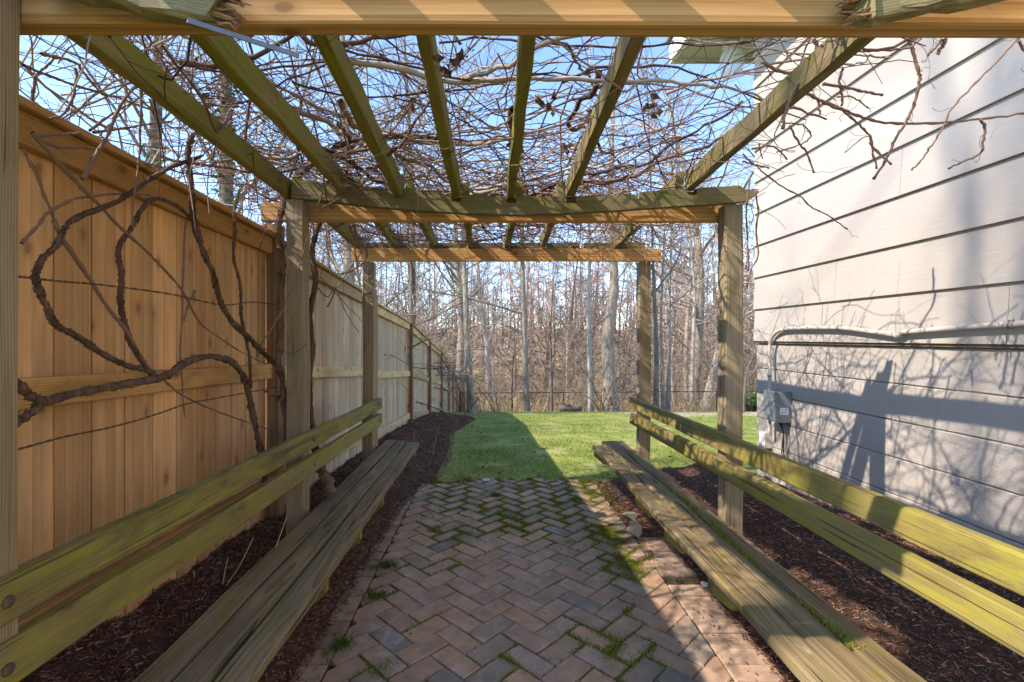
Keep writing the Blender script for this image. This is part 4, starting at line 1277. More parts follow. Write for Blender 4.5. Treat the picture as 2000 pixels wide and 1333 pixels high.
# the tangled roof of canes lying on the rafters
def raft_top(y):
    return np.interp(y, [.8, 1.0, 2.45, 4.0], [2.19, 2.18, 2.075, 2.075])
can = []
NC = 860
for k in range(NC):
    u = rng.uniform()
    side = rng.uniform() ** 1.5
    x = -1.45 + 2.45 * side
    y = 1.12 + 3.05 * rng.uniform() ** .85
    a = rng.choice([0.0, 0.4, -0.5, 2.7, 1.4, -1.3, 1.8]) + rng.normal(0, .5)
    L = rng.uniform(.5, 1.9)
    m = int(L / .075) + 3
    step = L / m
    z = raft_top(y) + rng.uniform(-.10, .30) * (1.15 - .35 * side) + .02
    P = [np.array([x, y, z])]
    dz = rng.normal(0, .28)
    for s in range(m):
        a += rng.normal(0, .13)
        dz += rng.normal(0, .10) - .5 * (P[-1][2] - (raft_top(P[-1][1]) + .10))
        dz = np.clip(dz, -.8, .8)
        zz = step * (.22 if s % 2 else -.22) * .35
        P.append(P[-1] + step * np.array([math.cos(a), math.sin(a), dz]) + np.array([0, 0, zz]))
    P = np.array(P)
    bad = (P[:, 1] < .99) | (P[:, 1] > 4.3) | (P[:, 0] < -1.75) | (P[:, 0] > 1.22 + rng.uniform(0, .2))
    if bad.any():
        i = int(np.argmax(bad))
        if i < 4: continue
        P = P[:i]
    # stay above the timbers where there is a rafter below
    P[:, 2] = np.maximum(P[:, 2], raft_top(P[:, 1]) - .13)
    r_ = rng.choice([.0013, .0019, .0026, .0036, .0052], p=[.25, .34, .25, .11, .05])
    R = np.linspace(r_ * 1.1, r_ * .75, len(P))
    R[::2] *= 1.18
    can.append((P, R))
    # side shoots
    for _ in range(rng.integers(1, 4)):
        i = rng.integers(1, len(P) - 1)
        d = rng.normal(0, 1, 3) * [1, 1, .45]
        d /= np.linalg.norm(d)
        l = rng.uniform(.06, .32)
        q = P[i] + np.outer(np.linspace(0, 1, 5), d) * l + rng.normal(0, .008, (5, 3)) * np.linspace(0, 1, 5)[:, None]
        can.append((q, np.linspace(r_ * .7, .0011, 5)))
# old thick arms running over the rafters
for k in range(24):
    x0 = rng.uniform(-1.2, .4)
    y0 = rng.uniform(1.2, 3.6)
    a = rng.choice([0.0, 1.45, .5, -.4])
    m = 14
    P = [np.array([x0, y0, raft_top(y0) + .05])]
    for s in range(m):
        a += rng.normal(0, .22)
        P.append(P[-1] + .11 * np.array([math.cos(a), math.sin(a), 0]) + [0, 0, rng.normal(.004, .022)])
    P = np.array(P)
    P[:, 1] = np.clip(P[:, 1], 1.05, 4.2)
    P[:, 2] = np.maximum(raft_top(P[:, 1]) + .03, P[:, 2])
    can.append((spline(P, 40, .003), np.linspace(rng.uniform(.008, .015), .005, 40) * (1 + rng.normal(0, .08, 40))))
# drooping ends over the left side, by the fence
for k in range(70):
    x = rng.uniform(-1.5, -.95)
    y = rng.uniform(1.1, 3.9)
    P = [np.array([x, y, raft_top(y) + .05])]
    d = np.array([rng.normal(-.2, .4), rng.normal(0, .7), rng.normal(-.2, .3)])
    for s in range(8):
        d = d + rng.normal(0, .15, 3) + [0, 0, -.13]
        P.append(P[-1] + d / np.linalg.norm(d) * .07)
    r_ = rng.uniform(.0018, .004)
    can.append((np.array(P), np.linspace(r_, r_ * .6, len(P))))
# drooping by frame three and around the far posts
for k in range(60):
    x = rng.choice([rng.uniform(-1.3, -.7), rng.uniform(.7, 1.6)])
    y = rng.uniform(2.7, 4.2)
    P = [np.array([x, y, raft_top(y) + .03])]
    d = np.array([rng.normal(0, .6), rng.normal(0, .5), rng.normal(-.2, .3)])
    for s in range(7):
        d = d + rng.normal(0, .15, 3) + [0, 0, -.10]
        P.append(P[-1] + d / np.linalg.norm(d) * .07)
    r_ = rng.uniform(.0018, .0035)
    can.append((np.array(P), np.linspace(r_, r_ * .6, len(P))))
vc = add('vine_canopy', tubes(can, 4, True), M_cane)
tag(vc, 'dense tangle of bare reddish vine canes lying over the pergola rafters', 'vine', None, 'stuff')
print('canes', len(can))

# dried leaves and old grape clusters caught in the canes
Vd, Fd = [], []
cl = [px(*q, Yq) for q, Yq in (((900, 105), 1.3), ((600, 300), 2.2), ((690, 320), 2.2), ((800, 210), 1.9), ((950, 340), 2.3), ((1155, 225), 1.8), ((1275, 215), 1.8), ((880, 120), 1.3), ((1230, 270), 2.1), ((740, 330), 2.3), ((1010, 300), 2.1), ((540, 775), 2.3), ((680, 345), 2.3), ((1060, 200), 1.7), ((420, 190), 1.7), ((1110, 290), 2.2))]
for c in cl:
    for _ in range(rng.integers(9, 20)):
        p = c + rng.normal(0, .018, 3) * [1.2, 1.0, 1.1]
        a, b = rng.normal(0, 1, 3), rng.normal(0, 1, 3)
        a /= np.linalg.norm(a)
        b -= a * a.dot(b)
        b /= np.linalg.norm(b)
        s = rng.uniform(.008, .022)
        nrm = np.cross(a, b)
        i = len(Vd)
        Vd += [p - a * s, p - b * s * .6 + nrm * s * .3, p + a * s * .9 - nrm * s * .2, p + b * s * .6 + nrm * s * .35]
        Fd += [(i, i + 1, i + 3), (i + 1, i + 2, i + 3)]
dl = add('dried_leaves', mesh_np(np.array(Vd), np.array(Fd)), M_deadleaf)
tag(dl, 'shrivelled brown leaves and grape clusters caught in the vine canes', 'leaves', None, 'stuff')

# scattered leaf litter on patio edges, mulch and lawn
Vd, Fd = [], []
def bit(p, s):
    a, b = rng.normal(0, 1, 3) * [1, 1, .35], rng.normal(0, 1, 3) * [1, 1, .35]
    a /= np.linalg.norm(a)
    b -= a * a.dot(b)
    b /= np.linalg.norm(b)
    nrm = np.cross(a, b)
    i = len(Vd)
    Vd.extend([p - a * s, p - b * s * .55 + nrm * s * .2, p + a * s, p + b * s * .55 + nrm * s * .25])
    Fd.extend([(i, i + 1, i + 3), (i + 1, i + 2, i + 3)])
for _ in range(420):      # along the borders of the bricks
    sd = rng.uniform() < .5
    x = (XL - .03 + abs(rng.normal(0, .05)) - .08) if sd else (XR + .10 - abs(rng.normal(0, .07)))
    y = rng.uniform(1.6, 4.2)
    bit(np.array([x, y, .006]), rng.uniform(.003, .010))
for _ in range(260):      # on the bricks, thicker at the far end
    y = 1.8 + 2.55 * rng.uniform() ** .55
    bit(np.array([rng.uniform(XL, XR), y, .005]), rng.uniform(.002, .008))
for _ in range(520):      # on the lawn
    y = 4.45 + 9 * rng.uniform() ** 1.6
    x = rng.uniform(-.4, .6 * y)
    if x > 2.1 and y < 4.8: continue
    bit(np.array([x, y, float(G(x, y)) + .012]), rng.uniform(.008, .022))
for _ in range(240):      # on the mulch
    y = rng.uniform(1.5, 4.5)
    if rng.uniform() < .5:
        x = rng.uniform(-1.28, -.75)
        z = float(mulchL(x, y))
    else:
        x = rng.uniform(1.15, 2.15)
        z = float(mulchR(x, y))
    bit(np.array([x, y, z + .012]), rng.uniform(.008, .02))
ll = add('leaf_litter', mesh_np(np.array(Vd), np.array(Fd)), M_deadleaf)
tag(ll, 'bits of dry brown leaf scattered over bricks, mulch and lawn', 'leaves', None, 'stuff')

# rusty trellis wires along the fence
def twisted(pts, X, r_, n=160):
    P = spline([pX(*p, X) for p in pts], n)
    t = np.linspace(0, 1, n)
    o = np.column_stack([np.cos(t * 130), np.zeros(n), np.sin(t * 130)]) * r_ * 1.1
    return [(P + o, np.full(n, r_)), (P - o, np.full(n, r_))]
for pts_, lab in (([z4(60, 312), z4(120, 315), z4(340, 340), z4(570, 360), z4(940, 410), z4(1230, 470), z4(1400, 455), z4(1540, 470)], 'upper rusty twisted trellis wire stretched across the fence'),
                  ([z4(60, 1280), z4(120, 1265), z4(360, 1200), z4(560, 1160), z4(740, 1115), z4(900, 1065), z4(1030, 1020), z4(1210, 985), z4(1430, 945), z4(1540, 925)], 'lower rusty twisted trellis wire near the bench back')):
    o = add('trellis_wire', tubes(twisted(pts_, -1.09, .0016), 5), M_rust)
    tag(o, lab, 'wire', 'wires of the vine trellis')

# ------------------------------------------------------------------ stones, twigs
def stone(p, s, mat, label, seed, flat=.7):
    r = np.random.default_rng(seed)
    import bmesh
    bm = bmesh.new()
    q = r.normal(0, 1, (15, 3))
    q /= np.linalg.norm(q, axis=1)[:, None]
    q *= r.uniform(.75, 1.1, 15)[:, None]
    for c in q:
        bm.verts.new(tuple(c * np.array(s)))
    bmesh.ops.convex_hull(bm, input=bm.verts[:])
    bmesh.ops.bevel(bm, geom=bm.edges[:] + bm.verts[:], offset=.06 * min(s), segments=1, affect='EDGES')
    bmesh.ops.recalc_face_normals(bm, faces=bm.faces[:])
    me = bpy.data.meshes.new('stone')
    bm.to_mesh(me)
    bm.free()
    o = add('stone', me, mat, None, Matrix.Translation(Vector(p)) @ Matrix.Rotation(r.uniform(0, 6), 4, 'Z'))
    return tag(o, label, 'stone', 'loose stones by the patio')
def gpt(x, y, z=0.0):
    Y = (EYE - z) * FPX / (y - VY)
    return np.array([(x - VX) * Y / FPX, Y, z])
stone(gpt(1240, 1036, .025), (.095, .065, .05), M_stone, 'larger tan angular stone on the right edge of the bricks', 2)
stone(gpt(1232, 1010, .012), (.085, .06, .035), M_stone_g, 'greenish grey stone just behind the tan stone', 6)
stone(gpt(1376, 1142, .012), (.028, .022, .02), M_stone_w, 'small white stone beside the right bench', 9)
stone(gpt(949, 938, .0), (.055, .035, .022), M_stone_w, 'flat white stone at the far edge of the bricks', 12)
stone(gpt(774, 953, .01), (.035, .03, .03), M_stone_g, 'small grey stone half sunk in the left mulch', 15)
stone(gpt(228, 1300, .17), (.085, .07, .05), M_stone, 'rough pale stone between the fence and the left bench', 18)
twigs = [([(1183, 983), (1200, 1000), (1225, 1008)], .004), ([(880, 1010), (895, 1022), (915, 1030)], .003), ([(905, 975), (950, 965), (985, 952)], .0035), ([(830, 985), (845, 1005), (850, 1015)], .003),
         ([(1000, 955), (1070, 950), (1110, 945)], .005), ([(1140, 975), (1155, 985), (1172, 1003)], .003), ([(915, 1040), (935, 1030), (960, 1022)], .0025)]
for k, (c, r_) in enumerate(twigs):
    P = [gpt(*p, .008) for p in c]
    o = add('fallen_twig', tubes([(spline(P, 12, .002), np.linspace(r_, r_ * .6, 12))], 5), M_cane)
    tag(o, ['dark twig lying on the bricks left of the tan stone', 'short dark twig beside the left moss tuft on the bricks', 'thin twig on the bricks left of the leafy weed sprig',
            'small twig by the far left brick border', 'longest pale twig lying along the far end of the bricks', 'dark twig on the mossy bricks at far right',
            'faint thin twig in the middle of the patio'][k], 'twig', 'twigs lying on the bricks')
# dry stalks standing in the left mulch
for k, (a, b) in enumerate((((435, 1150), (445, 1090)), ((440, 1130), (495, 1050)), ((500, 1100), (560, 1010)), ((375, 1130), (377, 1115)), ((845, 862), (858, 832)), ((810, 865), (809, 838)))):
    Yq = 2.0 if a[1] > 1050 else (2.3 if a[1] > 900 else 5.2)
    p0, p1 = px(*a, Yq), px(*b, Yq)
    p0[2] = float(mulchL(p0[0], Yq)) - .01
    o = add('dry_stalk', tubes([(spline([p0, (p0 + p1) / 2 + rng.normal(0, .004, 3), p1], 8), np.linspace(.0035, .0018, 8))], 5), M_brush)
    tag(o, ['upright dry stalk in the mulch behind the left bench seat', 'slanting dry stalk beside the upright one behind the left bench', 'long slanting dry stalk near the left middle post',
            'shortest dry stub in the mulch close to the fence', 'curved dry stalk in the mulch near the lawn edge', 'pale upright stalk in the mulch past the left bench end'][k], 'stalk', 'dry stalks in the mulch')

# ------------------------------------------------------------------ trees
def grow(r, base, H, r0, lean=(0, 0), wob=.25, n1=16, n2=7, n3=5, t0=.3, spread=1.0, trunk=None, top_r=.12, up=.55):
    """returns (trunk path, list of limbs, list of twigs)"""
    if trunk is None:
        m = 12
        t = np.linspace(0, 1, m)
        ph = r.uniform(0, 6, 2)
        P = np.column_stack([base[0] + lean[0] * t * H + wob * np.sin(t * 5 + ph[0]) * t, base[1] + lean[1] * t * H + wob * np.sin(t * 4 + ph[1]) * t, base[2] - .3 + t * (H + .3)])
    else:
        P = trunk
    m = len(P)
    t = np.linspace(0, 1, m)
    R = r0 * (1 - t * (1 - top_r)) * (1 + .35 * np.exp(-t * m * 1.2))
    limbs, twigs = [], []
    for i in range(n1):
        tt = t0 + (1 - t0) * (i + r.uniform(0, 1)) / n1
        k = min(int(tt * (m - 1)), m - 2)
        u = tt * (m - 1) - k
        p = P[k] * (1 - u) + P[k + 1] * u
        a = r.uniform(0, 2 * np.pi)
        e = r.uniform(up - .25, up + .45)
        L = H * r.uniform(.14, .30) * spread * (1.15 - .75 * (tt - t0) / (1 - t0 + 1e-6))
        rr = min(r0 * .38, .010 * L + .006) * (1.2 - .4 * tt)
        d = np.array([math.cos(a) * math.cos(e), math.sin(a) * math.cos(e), math.sin(e)])
        q = [p]
        dd = d.copy()
        for s in range(6):
            dd = dd + r.normal(0, .13, 3) + [0, 0, .05]
            dd /= np.linalg.norm(dd)
            q.append(q[-1] + dd * L / 6)
        q = np.array(q)
        limbs.append((q, np.linspace(rr, rr * .3, 7)))
        for j in range(n2):
            ts = r.uniform(.2, 1.0)
            kk = min(int(ts * 6), 5)
            p2 = q[kk] + (q[kk + 1] - q[kk]) * (ts * 6 - kk)
            b = (q[kk + 1] - q[kk])
            b = b / np.linalg.norm(b) + r.normal(0, .65, 3) + [0, 0, .15]
            b /= np.linalg.norm(b)
            L2 = L * r.uniform(.22, .5) * (1.15 - .4 * ts)
            r2 = max(rr * .33, .006)
            q2 = [p2]
            for s in range(4):
                b = b + r.normal(0, .16, 3)
                b /= np.linalg.norm(b)
                q2.append(q2[-1] + b * L2 / 4)
            q2 = np.array(q2)
            twigs.append((q2, np.linspace(r2, r2 * .4, 5)))
            for _ in range(n3):
                ts2 = r.uniform(.15, 1.0)
                k3 = min(int(ts2 * 4), 3)
                p3 = q2[k3] + (q2[k3 + 1] - q2[k3]) * (ts2 * 4 - k3)
                c = (q2[k3 + 1] - q2[k3])
                c = c / np.linalg.norm(c) + r.normal(0, .6, 3)
                c /= np.linalg.norm(c)
                L3 = L2 * r.uniform(.3, .7)
                mid = p3 + c * L3 * .5 + r.normal(0, .03, 3) * L3
                twigs.append((np.array([p3, mid, p3 + c * L3]), np.array([r2 * .5, r2 * .42, r2 * .25])))
    return (P, R), limbs, twigs

def tree(name, label, base, trunks, limbs, twigs, mb, mt, group=None, cat='tree', sides=9):
    o = empty(name, tuple(base), label, cat, group)
    for tr in trunks:
        add('trunk', tubes([tr], sides, True, .035), mb, o)
    add('crown', tubes(limbs, 5, True), mb, o)
    tw = add('twigs', tubes(twigs, 3, False), mt, o)
    tw['kind'] = 'stuff'
    return o

def traced(pix, Y, n=16, top=None):
    """trunk line through photograph pixels at distance Y, continued upwards"""
    P = [px(a, b, Y) for a, b in pix]
    P[0][2] = float(G(P[0][0], Y)) - .2
    if top: P.append(P[-1] + np.array([top[0], top[1], top[2]]))
    return spline(P, n)

tr_specs = [
    # name, label, pixels, Y, r0, top vector, bark, twig, crown params
    ('tall_tree', 'largest grey trunk near the right pergola post, slightly crooked', [(1194, 806), (1190, 740), (1188, 650), (1200, 560), (1196, 480), (1193, 380), (1196, 280)], 17.5, .275, (.3, .5, 6), M_bark, M_twig, dict(n1=20, t0=.42)),
    ('tall_tree', 'straight grey tree rising left of the lawn centre', [(1030, 804), (1026, 720), (1023, 600), (1021, 500), (1020, 380), (1018, 250)], 17.8, .125, (.0, .3, 6), M_bark, M_twig, dict(n1=16, t0=.30)),
    ('tall_tree', 'pale slim tree just left of the largest trunk', [(1155, 804), (1152, 700), (1150, 600), (1152, 510), (1150, 400), (1151, 300)], 18.5, .105, (.1, .3, 7), M_bark_pale, M_twig, dict(n1=14, t0=.45)),
    ('tall_tree', 'grey tree leaning over the end of the mulch bed', [(923, 812), (917, 740), (912, 650), (909, 560), (905, 480), (901, 350), (897, 240)], 13.5, .115, (-.3, .5, 6), M_bark, M_twig, dict(n1=16, t0=.42)),
    ('slender_tree', 'thin dark tree right of the lawn centre with high fork', [(1078, 804), (1077, 720), (1075, 640), (1079, 575)], 19.0, .06, (.1, .2, 3.5), M_bark_dark, M_twig_pink, dict(n1=12, t0=.35)),
    ('slender_tree', 'leftmost of three trunks crowded right of the far right post', [(1281, 806), (1282, 700), (1279, 600), (1275, 500), (1272, 380)], 18.0, .105, (-.2, .2, 7), M_bark_dark, M_twig, dict(n1=12, t0=.4)),
    ('slender_tree', 'middle of three trunks crowded right of the far right post', [(1296, 806), (1293, 700), (1291, 620), (1296, 500), (1300, 380)], 19.5, .085, (.3, .2, 7), M_bark, M_twig, dict(n1=12, t0=.4)),
    ('slender_tree', 'rightmost of three trunks crowded right of the far right post', [(1304, 806), (1307, 700), (1307, 600), (1310, 500), (1312, 380)], 18.5, .095, (.2, .2, 7), M_bark, M_twig, dict(n1=12, t0=.4)),
    ('broad_tree', 'broad grey trunk behind the last fence panels', [(898, 812), (899, 720), (902, 640), (896, 560), (890, 450), (880, 330)], 23.0, .24, (-.5, .5, 7), M_bark, M_twig, dict(n1=18, t0=.4)),
    ('slender_tree', 'pale tree standing between the right posts', [(1350, 806), (1352, 740), (1355, 640), (1356, 560), (1348, 470), (1340, 380)], 24.0, .12, (-.4, .2, 6), M_bark_pale, M_twig_pink, dict(n1=14, t0=.4)),
    ('slender_tree', 'dark crooked sapling beside the house corner', [(1452, 800), (1455, 750), (1462, 715), (1475, 690), (1480, 640)], 14.0, .035, (.1, .1, 1.5), M_bark_dark, M_twig_pink, dict(n1=9, t0=.4)),
    ('slender_tree', 'thin pale sapling in the ravine left of the largest trunk', [(1113, 800), (1107, 740), (1108, 690), (1109, 640)], 27.0, .07, (.1, .1, 2.0), M_bark_pale, M_twig_pink, dict(n1=10, t0=.5)),
    ('slender_tree', 'leaning brown sapling just left of the straight grey tree', [(1001, 802), (1000, 740), (1003, 700), (1008, 670)], 22.0, .05, (.3, .1, 2.0), M_bark_dark, M_twig_pink, dict(n1=10, t0=.4)),
]
tr_r = np.random.default_rng(5)
for nm, lab, pix, Y, r0, top, mb, mt, kw in tr_specs:
    P = traced(pix, Y, 18, top)
    H_ = P[-1][2] - P[0][2]
    tk, lm, tw = grow(tr_r, P[0], H_, r0, trunk=P, **kw)
    tree(nm, lab, P[0], [tk], lm, tw, mb, mt)
# the forked pale tree
P = traced([(955, 800), (955, 745), (953, 700), (952, 672)], 26.0, 8)
P2 = spline([P[-1], px(945, 645, 26), px(939, 600, 26), px(936, 560, 26), px(932, 480, 26), px(930, 400, 26)], 12)
P3 = spline([P[-1], px(958, 660, 26), px(963, 640, 26), px(961, 620, 26), px(965, 560, 26)], 10)
tk2, lm, tw = grow(tr_r, P[0], 9, .14, trunk=P2, n1=12, t0=.3)
_, lm2, tw2 = grow(tr_r, P[0], 6, .12, trunk=P3, n1=9, t0=.4)
tree('forked_tree', 'pale tree forking into a Y left of the lawn centre', P[0], [(P, np.linspace(.20, .17, 8)), (P2, np.linspace(.15, .05, 12)), (P3, np.linspace(.12, .04, 10))], lm + lm2, tw + tw2, M_bark_pale, M_twig_pink)

# tall trees beyond the wooden fence, crowns behind the vine
for k, (x, Y, H_, r0, lab) in enumerate(((-4.6, 15.5, 17, .22, 'tall bare tree behind the fence rising left of the far left post'), (-6.3, 12.0, 16, .24, 'ivy clad tree behind the orange fence panel'),
                                         (-9.5, 13.5, 17, .26, 'leftmost bare tree seen over the fence'), (-3.4, 20.5, 18, .18, 'bare tree behind the far end of the fence'),
                                         (-7.0, 24.0, 18, .24, 'distant bare tree left of the fence line'))):
    z = float(G(x, Y))
    tk, lm, tw = grow(tr_r, (x, Y, z), H_, r0, lean=(tr_r.normal(0, .03), 0), n1=22, n2=8, n3=6, t0=.22)
    o = tree('tall_tree', lab, (x, Y, z), [tk], lm, tw, M_bark_dark if k != 0 else M_bark, M_twig)
    if k in (1, 2):
        C, R = tk
        Pv, Fv = [], []
        for _ in range(1600):
            t = tr_r.uniform(.15, .55) if k == 1 else tr_r.uniform(.2, .45)
            i = t * (len(C) - 1)
            j = int(i)
            c = C[j] + (C[j + 1] - C[j]) * (i - j)
            a = tr_r.uniform(0, 6.283)
            rad = R[j] + abs(tr_r.normal(0, .10))
            p = c + np.array([math.cos(a) * rad, math.sin(a) * rad, tr_r.normal(0, .05)])
            u, v = tr_r.normal(0, 1, 3), tr_r.normal(0, 1, 3)
            u /= np.linalg.norm(u)
            v /= np.linalg.norm(v)
            s = tr_r.uniform(.03, .06)
            b = len(Pv)
            Pv += [p - u * s, p + v * s * .7, p + u * s, p - v * s * .7]
            Fv += [(b, b + 1, b + 2), (b, b + 2, b + 3)]
        iv = add('ivy', mesh_np(np.array(Pv), np.array(Fv)), M_ever, o)
        iv['kind'] = 'stuff'

tk, lm, tw = grow(np.random.default_rng(77), (-12.5, -2.8, 0), 19, .17, n1=15, n2=5, n3=2, t0=.35)
tree('tall_tree', 'tall bare tree left of the view whose soft shadow falls on the siding', (-12.5, -2.8, 0), [tk], lm, tw, M_bark, M_twig)

# bare trees down in the ravine and on the far bank: six grown once, then copied
protos = []
for k in range(6):
    tk, lm, tw = grow(tr_r, (0, 0, 0), [13, 15, 12, 16, 11, 14][k], [.13, .16, .11, .18, .10, .14][k], lean=(tr_r.normal(0, .05), 0), wob=.7, n1=20, n2=8, n3=6, t0=.36, spread=1.25, up=.4)
    protos.append((tubes([tk], 7, True, .04), tubes(lm, 4, True), tubes(tw, 3, False)))
barks = [M_bark, M_bark_pale, M_bark_dark, M_bark, M_bark_dark, M_bark_pale]
pr = random.Random(21)
for k in range(32):
    Y = 24.5 + 30 * (k / 32) + pr.uniform(-1, 1)
    x = pr.uniform(-.62, .62) * Y
    if abs(x / Y - .22) < .02 or (-.03 < x / Y < .12 and pr.random() < .4): x += .2 * Y
    z = float(G(x, Y))
    i = pr.randrange(6)
    s = pr.uniform(.75, 1.2)
    mw = Matrix.Translation((x, Y, z)) @ Matrix.Rotation(pr.gauss(0, .10), 4, 'Y') @ Matrix.Rotation(pr.uniform(0, 6.28), 4, 'Z') @ Matrix.Diagonal((s * pr.uniform(.8, 1.9), s * pr.uniform(.8, 1.9), s * pr.uniform(.7, 1.2), 1))
    o = empty('bare_tree', (x, Y, z), 'slender bare tree among the many growing down in the wooded ravine', 'tree', 'bare trees in the ravine')
    a, b, c = protos[i]
    add('trunk', a, barks[i], o, mw)
    add('crown', b, barks[i], o, mw)
    add('twigs', c, M_twig if i % 2 else M_twig_pink, o, mw)['kind'] = 'stuff'
# the wood on the far slope, one mass
far_p = []
for k in range(12):
    tk, lm, tw = grow(tr_r, (0, 0, 0), 15, .17, lean=(tr_r.normal(0, .03), 0), wob=.5, n1=14, n2=5, n3=3, t0=.07, spread=1.3, up=.33)
    far_p.append(tubes_vf([(tk[0][::2], tk[1][::2])] + [(q[::2], R_[::2]) for q, R_ in lm] + [(q[::2], np.maximum(R_[::2] * 1.6, .016)) for q, R_ in tw], 3))
Vf, Ff, nv = [], [], 0
for k in range(400):
    Y = 47 + 100 * pr.random() ** 1.35
    x = pr.uniform(-.70, .70) * Y
    z = float(G(x, Y))
    V_, F_ = far_p[pr.randrange(12)]
    a_, sc = pr.uniform(0, 6.28), pr.uniform(.6, 1.55)
    c_, s_ = math.cos(a_) * sc, math.sin(a_) * sc
    Vf.append(np.column_stack([V_[:, 0] * c_ - V_[:, 1] * s_ + x, V_[:, 0] * s_ + V_[:, 1] * c_ + Y, V_[:, 2] * sc * pr.uniform(.85, 1.15) + z]))
    Ff.append(F_ + nv)
    nv += len(V_)
o = add('distant_wood', mesh_np(np.concatenate(Vf), np.concatenate(Ff)), M_twig_pink)
tag(o, 'hazy pinkish brown bare wood covering the far slope', 'trees', None, 'stuff')

# undergrowth: dry stems and brush beyond the lawn
br = []
for k in range(11000):
    Y = 20.8 + 45 * pr.random() ** 1.6
    x = pr.uniform(-.62, .62) * Y
    if x < -1.7 + .0 or True:
        z = float(G(x, Y)) if k % 4 == 0 else zlast
        if k % 4 == 0: zlast, xl_, yl_ = z, x, Y
        else: x, Y = xl_ + pr.gauss(0, .25), yl_ + pr.gauss(0, .25)
        h = pr.uniform(.35, 1.5) * (1.0 if Y < 30 else 1.4)
        a = pr.uniform(0, 6.28)
        l = pr.uniform(.1, .9) * h
        d = np.array([math.cos(a), math.sin(a), 0])
        p = np.array([x, Y, z - .05])
        r_ = pr.uniform(.004, .010) * (1 + Y / 60)
        br.append((np.array([p, p + [0, 0, h * .55] + d * l * .25, p + [0, 0, h] + d * l * .8, p + [0, 0, h * .95] + d * l * 1.2]), np.array([r_, r_ * .8, r_ * .6, r_ * .3])))
o = add('dry_brush', tubes(br, 3, False), M_brush)
tag(o, 'tan dry brush and brambles on the ravine slope', 'brush', None, 'stuff')

th = []
for k in range(6200):
    Y = 19.5 + 30 * pr.random() ** 1.4
    x = pr.uniform(-.62, .62) * Y
    if k % 5 == 0:
        zc_ = float(G(x, Y))
        xc_, yc_ = x, Y
    else:
        x, Y = xc_ + pr.gauss(0, .6), yc_ + pr.gauss(0, .5)
    L = pr.uniform(.8, 4.2)
    a = pr.uniform(0, 6.28)
    d = np.array([math.cos(a) * .5, math.sin(a) * .5, pr.uniform(.5, 1.3)])
    p = np.array([x, Y, zc_ + pr.uniform(0, 2.6)])
    q = [p]
    for i in range(6):
        d = d + np.array([pr.gauss(0, .22), pr.gauss(0, .22), pr.gauss(-.10, .16)])
        d /= np.linalg.norm(d)
        q.append(q[-1] + d * L / 6)
    r_ = pr.uniform(.004, .009) * (1 + (Y - 19) / 40)
    th.append((np.array(q), np.linspace(r_, r_ * .4, 7)))
o = add('understory_thicket', tubes(th, 3, False), M_thicket)
tag(o, 'grey brown thicket of bare saplings and twigs beyond the lawn', 'brush', None, 'stuff')

# arching shrubs behind the wooden fence, some in yellow green bud
def shrub(name, label, x, Y, H_, nst, spread, buds, mat, seed, cat='shrub', zoff=0.0):
    r = np.random.default_rng(seed)
    z = float(G(x, Y)) + zoff
    o = empty(name, (x, Y, z), label, cat)
    st, tw, pts2 = [], [], []
    for k in range(nst):
        a = r.uniform(0, 6.283)
        d = np.array([math.cos(a) * .45, math.sin(a) * .45, 1.0]) + r.normal(0, .15, 3)
        p = np.array([x + r.normal(0, .12 * spread), Y + r.normal(0, .12 * spread), z - .05])
        q = [p]
        L = H_ * r.uniform(.7, 1.25)
        for s in range(9):
            d = d + r.normal(0, .14, 3) + np.array([math.cos(a) * .10 * spread, math.sin(a) * .10 * spread, -.055])
            d /= np.linalg.norm(d)
            q.append(q[-1] + d * L / 9)
        q = np.array(q)
        st.append((q, np.linspace(.014, .004, 10) * H_ / 2.2))
        for j in range(13):
            i = r.integers(2, 9)
            b = q[i + 0] - q[i - 1]
            b = b / np.linalg.norm(b) + r.normal(0, .8, 3)
            b /= np.linalg.norm(b)
            l = L * r.uniform(.08, .28)
            qq = [q[i]]
            for s in range(4):
                b = b + r.normal(0, .28, 3)
                b /= np.linalg.norm(b)
                qq.append(qq[-1] + b * l / 4)
            qq = np.array(qq)
            tw.append((qq, np.linspace(.0055, .0025, 5)))
            pts2.append(qq[2:])
            for m in range(3):
                c = r.normal(0, 1, 3)
                c /= np.linalg.norm(c)
                e = qq[r.integers(1, 5)]
                tw.append((np.array([e, e + c * l * .2 + r.normal(0, .01, 3), e + c * l * .4]), np.array([.0035, .003, .002])))
                pts2.append((e + c * l * .4)[None])
    add('stems', tubes(st, 5, True), mat, o)['kind'] = 'stuff'
    add('twigs', tubes(tw, 3, False), M_twig, o)['kind'] = 'stuff'
    if buds:
        C = np.concatenate(pts2)
        C = C[r.uniform(0, 1, len(C)) < buds]
        n = len(C)
        u, v = r.normal(0, 1, (n, 3)), r.normal(0, 1, (n, 3))
        u /= np.linalg.norm(u, axis=1)[:, None]
        v /= np.linalg.norm(v, axis=1)[:, None]
        s = r.uniform(.012, .028, n)[:, None] * (1 if buds < 1.5 else 2.2)
        V = np.stack([C - u * s, C + v * s * .7, C + u * s, C - v * s * .7], 1).reshape(-1, 3)
        b = np.arange(n)[:, None] * 4
        add('buds', mesh_np(V, np.concatenate([b + [0, 1, 2], b + [0, 2, 3]], 0)), M_bud if buds < 1.5 else M_ever, o)['kind'] = 'stuff'
    return o
shrub('arching_shrub', 'tangled shrub in yellow green bud behind the fence past the far left post', -2.9, 8.6, 3.3, 34, 1.0, .5, M_bark_dark, 31)
shrub('arching_shrub', 'brown tangled shrub leaning over the middle of the fence', -2.9, 11.2, 3.1, 30, 1.0, .3, M_bark_dark, 32)
